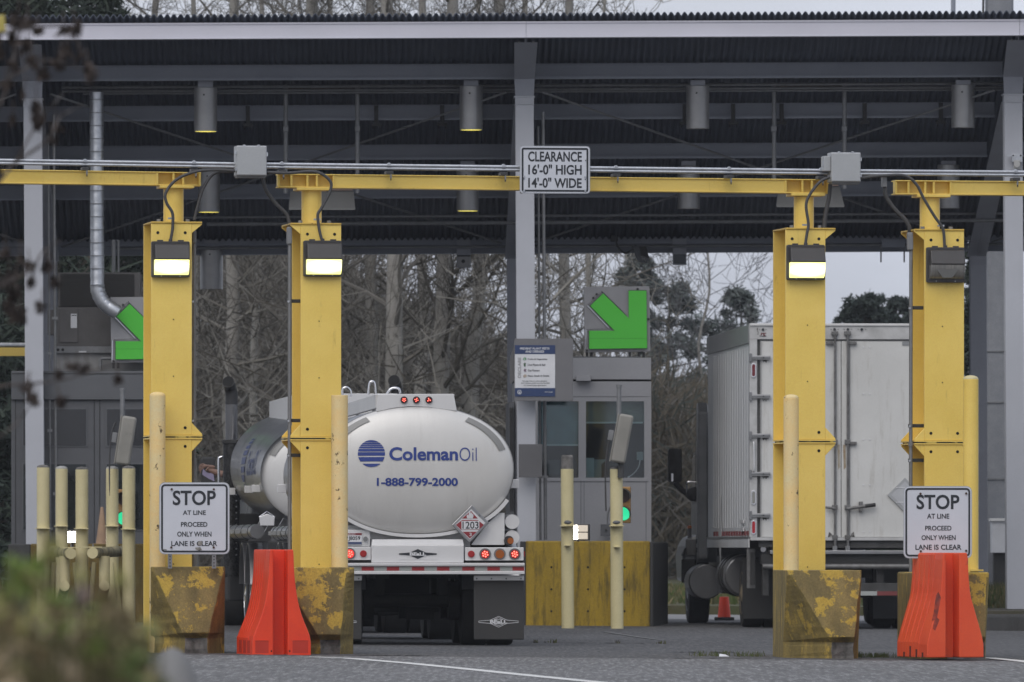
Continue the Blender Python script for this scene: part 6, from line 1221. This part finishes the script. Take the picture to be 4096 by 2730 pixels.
def evergreen(name, label, x, D, ztop, zlow, rbase, seed, mat, shape='cone', n=150, per=70, ln=.22, wd=.018, cat='tree'):
    r = random.Random(seed); X = (x-2048)*D/F; e = bpy.data.objects.new(name, None); C.objects.link(e); z0 = gz(X)-.3; e.location = (X,D,z0); tag(e,label,cat)
    H = ztop-z0; mb = MB(); mb.tube([(0,0,0),(r.gauss(0,.1),0,H*.5),(0,0,H*.97)],[max(.12,rbase*.06),max(.08,rbase*.04),.02],8); mb.build('trunk', TWIGD, e, recalc=False)
    mb = MB(); tw = MB()
    for i in range(n):
        f = r.random(); z = (zlow-z0)+(H-(zlow-z0))*f; a = r.uniform(0,6.283)
        if shape == 'cone': rr_ = rbase*(1-f)**.85*r.uniform(.25,1.0)
        else: rr_ = rbase*math.sqrt(max(.02,1-(2*f-1)**2*.8))*r.uniform(.15,1.05)
        rr_ *= 1+.25*math.sin(3*a+z*2)
        ce = Vector((rr_*math.cos(a),rr_*math.sin(a),z-rr_*.12)); s_ = r.uniform(.6,1.25)*rbase*(.16 if shape=='cone' else .15)
        tw.tube([(0,0,max(.2,z-rr_*.3)),tuple(ce)],[.025,.008],3,cap=False)
        needles(mb, ce, (s_*1.2,s_*1.2,s_*.75 if shape=='cone' else s_*1.25), per, r, ln, wd)
    mb.build('crown', mat, e, recalc=False); tw.build('limbs', TWIGD, e, recalc=False); return e
def zy(y, D): return ZC-(y-YH)*D/F
evergreen('fir_tree','big dark fir reaching above the roof at the far left', 60,158,zy(-500,158),2.2,2.6,1,NEED,'cone',330,110,.26,.028)
evergreen('fir_tree','dark fir branches just right of the big fir, above the roof at the left', 330,160,zy(-60,160),6.0,1.7,2,NEED,'dome',150,80,.26,.028)
evergreen('fir_tree','small dark fir behind the rooftop air unit', 300,165,zy(960,165),1.5,1.3,3,NEED,'dome',140,90,.24,.028)
evergreen('pine_tree','pointed grey-green conifer behind the green arrow sign and security camera', 2540,212,zy(960,212),.5,.85,4,NEEDB,'dome',150,90,.24,.022)
evergreen('pine_tree','ragged blue-green pine between the green arrow sign and the slender bare tree', 2680,208,zy(1135,208),.5,1.1,5,NEEDB,'dome',105,50,.28,.022)
evergreen('pine_tree','ragged blue-green pine above the left end of the box truck', 2965,206,zy(1165,206),.5,1.0,6,NEEDB,'dome',95,50,.28,.022)
evergreen('pine_tree','low dark pine between the slender bare tree and the truck', 2840,214,zy(1270,214),.2,1.2,16,NEEDB,'dome',90,50,.28,.022)
evergreen('evergreen_tree','rounded dark evergreen above the truck roof, left of the rightmost post', 3460,214,zy(1190,214),zy(1420,214),.78,7,M('dark_evergreen_leaf',(.028,.042,.038),.85,col2=(.045,.06,.052)),'dome',70,60,.2,.026)
evergreen('evergreen_tree','dark evergreen nearest the rightmost post above the truck roof', 3585,216,zy(1196,216),zy(1420,216),.62,8,M('dark_evergreen_leaf',(.028,.042,.038),.85),'dome',64,60,.2,.026)
evergreen('evergreen_tree','low dark evergreen nearest the third post above the truck roof', 3400,218,zy(1225,218),zy(1420,218),.42,18,M('dark_evergreen_leaf',(.028,.042,.038),.85),'dome',48,60,.2,.026)
evergreen('fir_tree','dark fir seen between the rightmost post and the right canopy columns', 3905,190,zy(900,190),.5,1.0,9,NEED,'cone',170,70,.26,.025)
evergreen('fir_tree','dark tree mass left of the left booth', -60,150,zy(700,150),-.5,2.2,10,NEED,'dome',260,90,.26,.028)
# thicket behind the row: uncountable twigs and brambles
def thicket(name, x0, x1, D0, D1, ztop, n, seed, mats, ln=(.5,1.6), wd=(.008,.022), label=None):
    r = random.Random(seed); mb = MB()
    for i in range(n):
        D = r.uniform(D0,D1); x = r.uniform(x0,x1); X = (x-2048)*D/F; zt = ztop(x); z = gz(X)+.1+zt*r.random()**1.05
        d = rv(r); d.z = abs(d.z)*.9+.15; d.y *= .4; d = d.normalized()*r.uniform(*ln); w_ = r.uniform(*wd)
        s_ = d.cross(Vector((0,1,0))).normalized()*w_; k = rv(r)*d.length*.12; p = Vector((X,D,z)); mb.m = 0 if r.random() < .5 else r.randrange(len(mats))
        mb.add([p-s_,p+s_,p+d*.5+k+s_*.8,p+d*.5+k-s_*.8,p+d+s_*.4,p+d-s_*.4],[(0,1,2,3),(3,2,4,5)])
    o = mb.build(name, mats, recalc=False); tag(o, label, None, None, 'stuff'); return o
def top1(x): return 8.6 if x < 1250 else (7.0-(x-1250)/800*2.0 if x < 2060 else 3.9)
thicket('thicket', -400, 2150, 190, 214, top1, 42000, 5, [TWIG,TWIGD,TWIGL,M('grey_twig',(.125,.118,.105),.9)])
thicket('thicket', 2060, 2480, 185, 206, lambda x: 4.6, 6500, 6, [TWIG,TWIGL,TWIGD], (.5,1.5))
thicket('brush', 2440, 3050, 188, 205, lambda x: 4.4-(max(0,x-2650))/400*1.2, 14000, 7, [BRWN,TWIG,M('grey_green_brush',(.065,.075,.066),.9)], (.4,1.2))
thicket('brush', 3380, 4300, 196, 225, lambda x: 3.4, 9000, 8, [NEED,TWIGD,BRWN], (.4,1.1), (.015,.03))
thicket('brush', -500, 400, 150, 168, lambda x: 5.5, 9000, 9, [NEED,TWIGD], (.4,1.2), (.015,.035))
# brambles arching in front of the trunks
r = random.Random(44); mb = MB()
for i in range(150):
    D = r.uniform(160,175); x = r.uniform(500,2300); X = (x-2048)*D/F; p = Vector((X,D,gz(X)+r.uniform(1.5,6.5))); mb.m = r.randrange(2)
    branch(mb, p, Vector((r.uniform(-1,1),.1*r.random(),r.uniform(-.3,.9))).normalized(), r.uniform(1.0,2.4), r.uniform(.012,.03), 2, r, 4, .03, 3, .006)
tag(mb.build('brambles', [TWIGL,TWIGD], recalc=False), None, None, None, 'stuff')
# grass, weeds
def tufts(name, area, n, h, wd, mats, seed):
    r = random.Random(seed); mb = MB()
    for i in range(n):
        x, y, z = area(r); mb.m = r.randrange(len(mats)); hh = h*r.uniform(.5,1.2); a = Vector((r.gauss(0,.35)*hh,r.gauss(0,.2)*hh,hh)); s_ = Vector((wd*r.uniform(.6,1.3),0,0))
        p = Vector((x,y,z)); mb.add([p-s_,p+s_,p+a*.6+s_*.7,p+a*.6-s_*.7,p+a],[(0,1,2,3),(3,2,4)])
    return tag(mb.build(name, mats, recalc=False), None, None, None, 'stuff')
G1 = M('grass_green',(.06,.09,.02),.8); G2 = M('grass_dull',(.08,.085,.035),.85); G3_ = M('grass_straw',(.16,.13,.06),.85)
def ar(x0,x1,d0,d1,dz=0.):
    def f(r):
        D = r.uniform(d0,d1); X = (r.uniform(x0,x1)-2048)*D/F; return X, D, gz(X)+dz
    return f
def cluster(cs, D, sd):
    def f(r):
        c_ = r.choice(cs); d = D+r.gauss(0,.25); X = (c_[0]+r.gauss(0,c_[1])-2048)*d/F; return X, d, gz(X)-.005
    return f
tufts('weeds', cluster([(2860,22),(2800,14),(2960,18),(3020,16),(2895,8),(3540,22),(3480,16),(3500,12),(3440,10)],92.4,1), 330, .06, .004, [G2,G1,G2], 3)
tufts('weeds', cluster([(2210,10),(2140,6),(1900,7),(2470,6),(2640,12)],104,2), 60, .05, .007, [TWIGD,G2], 4)
tufts('verge_grass', ar(2450,4300,151,170,.15), 9000, .30, .02, [G1,G2,G3_], 5)
def isl(r):
    D = r.uniform(131,138); return r.uniform(6.7,8.3), D, .2
tufts('island_weeds', isl, 1600, .35, .012, [G1,G2,G3_], 6)
t = T('litter', 'scrap of white paper litter lying on the road edge left of the third post', 'litter', 2898, 2627, 90.4, .2); mb = MB(); mb.add([(-.055,0,.0),(.055,.02,.0),(.03,.1,.02),(-.025,.12,.027),(0,.05,.022)],[(0,1,4),(1,2,4),(2,3,4),(3,0,4)]); mb.build('paper', WHITEP, t.e, recalc=False)
# ------------------------------------------------------------------ near foreground: weeds, rock, twigs (far out of focus)
LF = [M('near_leaf_green',(.20,.30,.06),.7),M('near_leaf_olive',(.33,.33,.12),.7),M('near_leaf_brown',(.30,.23,.13),.8),M('near_straw',(.60,.49,.36),.8),M('near_leaf_dark',(.13,.19,.06),.75),M('near_mauve',(.21,.15,.18),.8)]
def near_bush(label, name, spots, D, seed, stems=True):
    r = random.Random(seed); X0 = (spots[0][0]-2048)*D/F; e = bpy.data.objects.new(name,None); C.objects.link(e); e.location = (X0,D,gz(X0)); tag(e,label,'plant','weeds in the near foreground')
    lf = MB(); st = MB()
    for (x,y,rad,m,n) in spots:
        Dj = D+r.uniform(-.8,.8); ce = P(x,y,Dj)-e.location; k = rad*Dj/F
        base = Vector((ce.x+r.gauss(0,.05),ce.y+r.gauss(0,.1),0)); st.tube([base,(base+ce)*.5+Vector((r.gauss(0,.03),0,0)),ce+Vector((0,0,k))],[.006,.005,.002],4,cap=False)
        for _ in range(n):
            d = rv(r)*k*r.random()**.5; q = ce+d; a = rv(r)*r.uniform(.014,.03); b = a.cross(rv(r)).normalized()*a.length*.32; lf.m = m if r.random() < .75 else r.choice((m,1,2))
            lf.add([q-a,q+b,q+a,q-b],[(0,1,2,3)])
        for _ in range(max(6,n//8)):
            q = Vector((ce.x+r.gauss(0,k),ce.y,0)); st.tube([q,ce+rv(r)*k],[.004,.002],3,cap=False)
    lf.build('leaves', LF, e, recalc=False); st.build('stems', M('near_stem',(.10,.09,.04),.8), e, recalc=False)
r = random.Random(12); sp = []
def env(x): return 2215+ (0 if x < 60 else 0)+ (max(0,x-60)*.30 if x < 560 else 150+(x-560)*3.2)
for i in range(165):
    x = r.uniform(-60,655); y0 = env(x)+55; y = y0+(2830-y0)*r.random()**.62
    if y > 2830: continue
    if x < 330 and y > 2560: m = r.choice((3,3,3,2))
    elif x < 300 and y > 2420: m = r.choice((0,3,2,1))
    elif 300 < x < 560 and 2380 < y < 2620: m = r.choice((2,2,1,2,0))
    else: m = r.choice((0,0,1,4,2))
    sp.append((x,y,r.uniform(34,70),m,6 if y < y0+110 else 15))
sp += [(150,2270,40,0,26),(205,2215,26,1,10),(60,2260,44,0,20),(325,2390,26,5,9),(575,2508,20,5,8),(95,2330,60,0,30),(250,2430,50,4,26),(420,2400,55,2,22),(470,2460,60,2,26),(480,2330,30,1,7),(200,2160,22,1,5),(330,2320,30,1,7)]
near_bush('blurred green and brown weeds filling the lower left foreground','weed_clump',sp[0::2],16.5,21)
near_bush('blurred straw-coloured and leafy weeds in front at the lower left edge','weed_clump',sp[1::2],18,22)
t = T('boulder','blurred smooth grey boulder beside the foreground weeds','boulder',690,YH+1.1*F/33,33,0)
mb = MB(); mb.ball((0,0,.25),(.13,.16,.33),20,12); a_ = t.L(690,2590).z; k = a_/.58; mb.v = [(x*1.0,y,max(-.02,z*k)) for x,y,z in mb.v]; mb.build('rock', M('near_grey_rock',(.21,.21,.21),.9,scale=5,bump=.3), t.e, smooth=70)
# dead seed-head twigs at the upper left
HAZE = .0002
D = 34.; r = random.Random(31); e = bpy.data.objects.new('dead_shrub',None); C.objects.link(e); X = (-420-2048)*D/F; e.location = (X,D,gz(X)); tag(e,'blurred bare shrub with dark dead seed heads hanging across the upper left','shrub')
tw = MB(); loc = e.location
def pp(x,y,dd=0): return P(x,y,D+dd)-loc
tw.tube([Vector((0,0,0)),pp(-420,1900),pp(-430,900),pp(-400,200),pp(-380,-500)],[.02,.016,.012,.008,.004],6)
for pts in ([(-430,1700),(-60,1560),(190,1530),(330,1500),(480,1450)],[(-420,900),(-150,820),(20,700),(160,480),(250,380)],[(-400,250),(-100,160),(90,120),(260,110),(330,200)],[(-410,500),(-140,420),(60,300),(200,240),(380,300)],[(-425,1300),(-100,1180),(110,1090),(170,1010),(240,960)],[(60,650),(190,560),(240,470),(330,420)],[(-430,1850),(-80,1780),(60,1700),(130,1600)],[(-420,1100),(-200,700),(0,420),(60,200),(110,60)]):
    tw.tube([pp(x,y,r.uniform(-.4,.4)) for x,y in smoothpts(pts,4)], [.008-.005*i/(4*(len(pts)-1)) for i in range(4*(len(pts)-1)+1)], 5)
clumps = [(65,85,26,7),(110,90,26,8),(55,150,24,6),(150,130,20,5),(250,130,22,6),(305,120,24,7),(360,285,24,8),(370,320,18,5),(175,300,22,8),(240,255,24,6),(100,190,24,6),(265,210,22,5),(130,250,24,6),(60,260,22,4),(150,430,22,8),(160,490,24,9),(140,470,16,5),(230,520,22,4),(210,560,20,4),(90,380,20,3),(30,350,22,3),(320,230,18,4),(50,480,20,3),(120,1070,20,7),(185,1065,20,7),(215,1130,20,7),(200,1075,18,5),(125,1130,18,7),(165,1230,20,7),(60,1180,30,6),(40,1120,28,5),(75,1260,30,5),(30,1230,26,4),(300,1470,18,8),(345,1478,18,8),(235,1500,18,7),(270,1470,14,4),(125,1600,22,9),(100,1560,18,6),(245,1612,20,9),(470,1522,18,8),(115,1545,16,4),(20,1020,24,4),(80,1040,22,4),(-30,200,40,8),(-40,700,40,6),(-60,1150,50,8),(140,1610,16,6)]
for x,y,rad,n in clumps:
    ce = pp(x,y,r.uniform(-.5,.5)); k = rad*1.2*D/F; tw.tube([ce+Vector((r.gauss(0,.01),0,k*3.2)),ce],[.003,.003],3,cap=False)
    sh = MB()
    for _ in range(n*3):
        q = ce+rv(r)*k*r.random()**.5; a = rv(r)*k*.75; a.z *= 1.5; b = a.cross(rv(r)).normalized()*k*.42; sh.add([q-a,q+b,q+a,q-b],[(0,1,2,3)])
    sh.build('seed_head', M('dead_seed_head',(.045,.034,.03),.9), e, recalc=False)
tw.build('twigs', M('dead_twig',(.085,.07,.062),.9), e, recalc=False)
t = T('yellow_leaf','blurred yellow leaf at the far left edge below the roof line','leaf',-5,105,38.,0); mb = MB(); mb.add([(-.03,0,-.05),(.03,.004,-.03),(.024,0,.05),(-.02,.006,.04)],[(0,1,2,3)]); lf_ = mb.build('blade', M('yellow_leaf',(.45,.38,.10),.7), t.e, recalc=False)

# ------------------------------------------------------------------ damp winter air
hz = MB(); hz.box((-330,-70,-6),(330,660,24)); hm = bpy.data.materials.new('damp_air'); hm.use_nodes = True; hn = hm.node_tree.nodes; hn.clear()
ho = hn.new('ShaderNodeOutputMaterial'); pv = hn.new('ShaderNodeVolumePrincipled'); pv.inputs['Color'].default_value = (.90,.93,1,1); pv.inputs['Density'].default_value = HAZE; pv.inputs['Anisotropy'].default_value = .2
hm.node_tree.links.new(pv.outputs[0], ho.inputs['Volume']); tag(hz.build('haze', hm), None, None, None, 'stuff')
finish_texts()
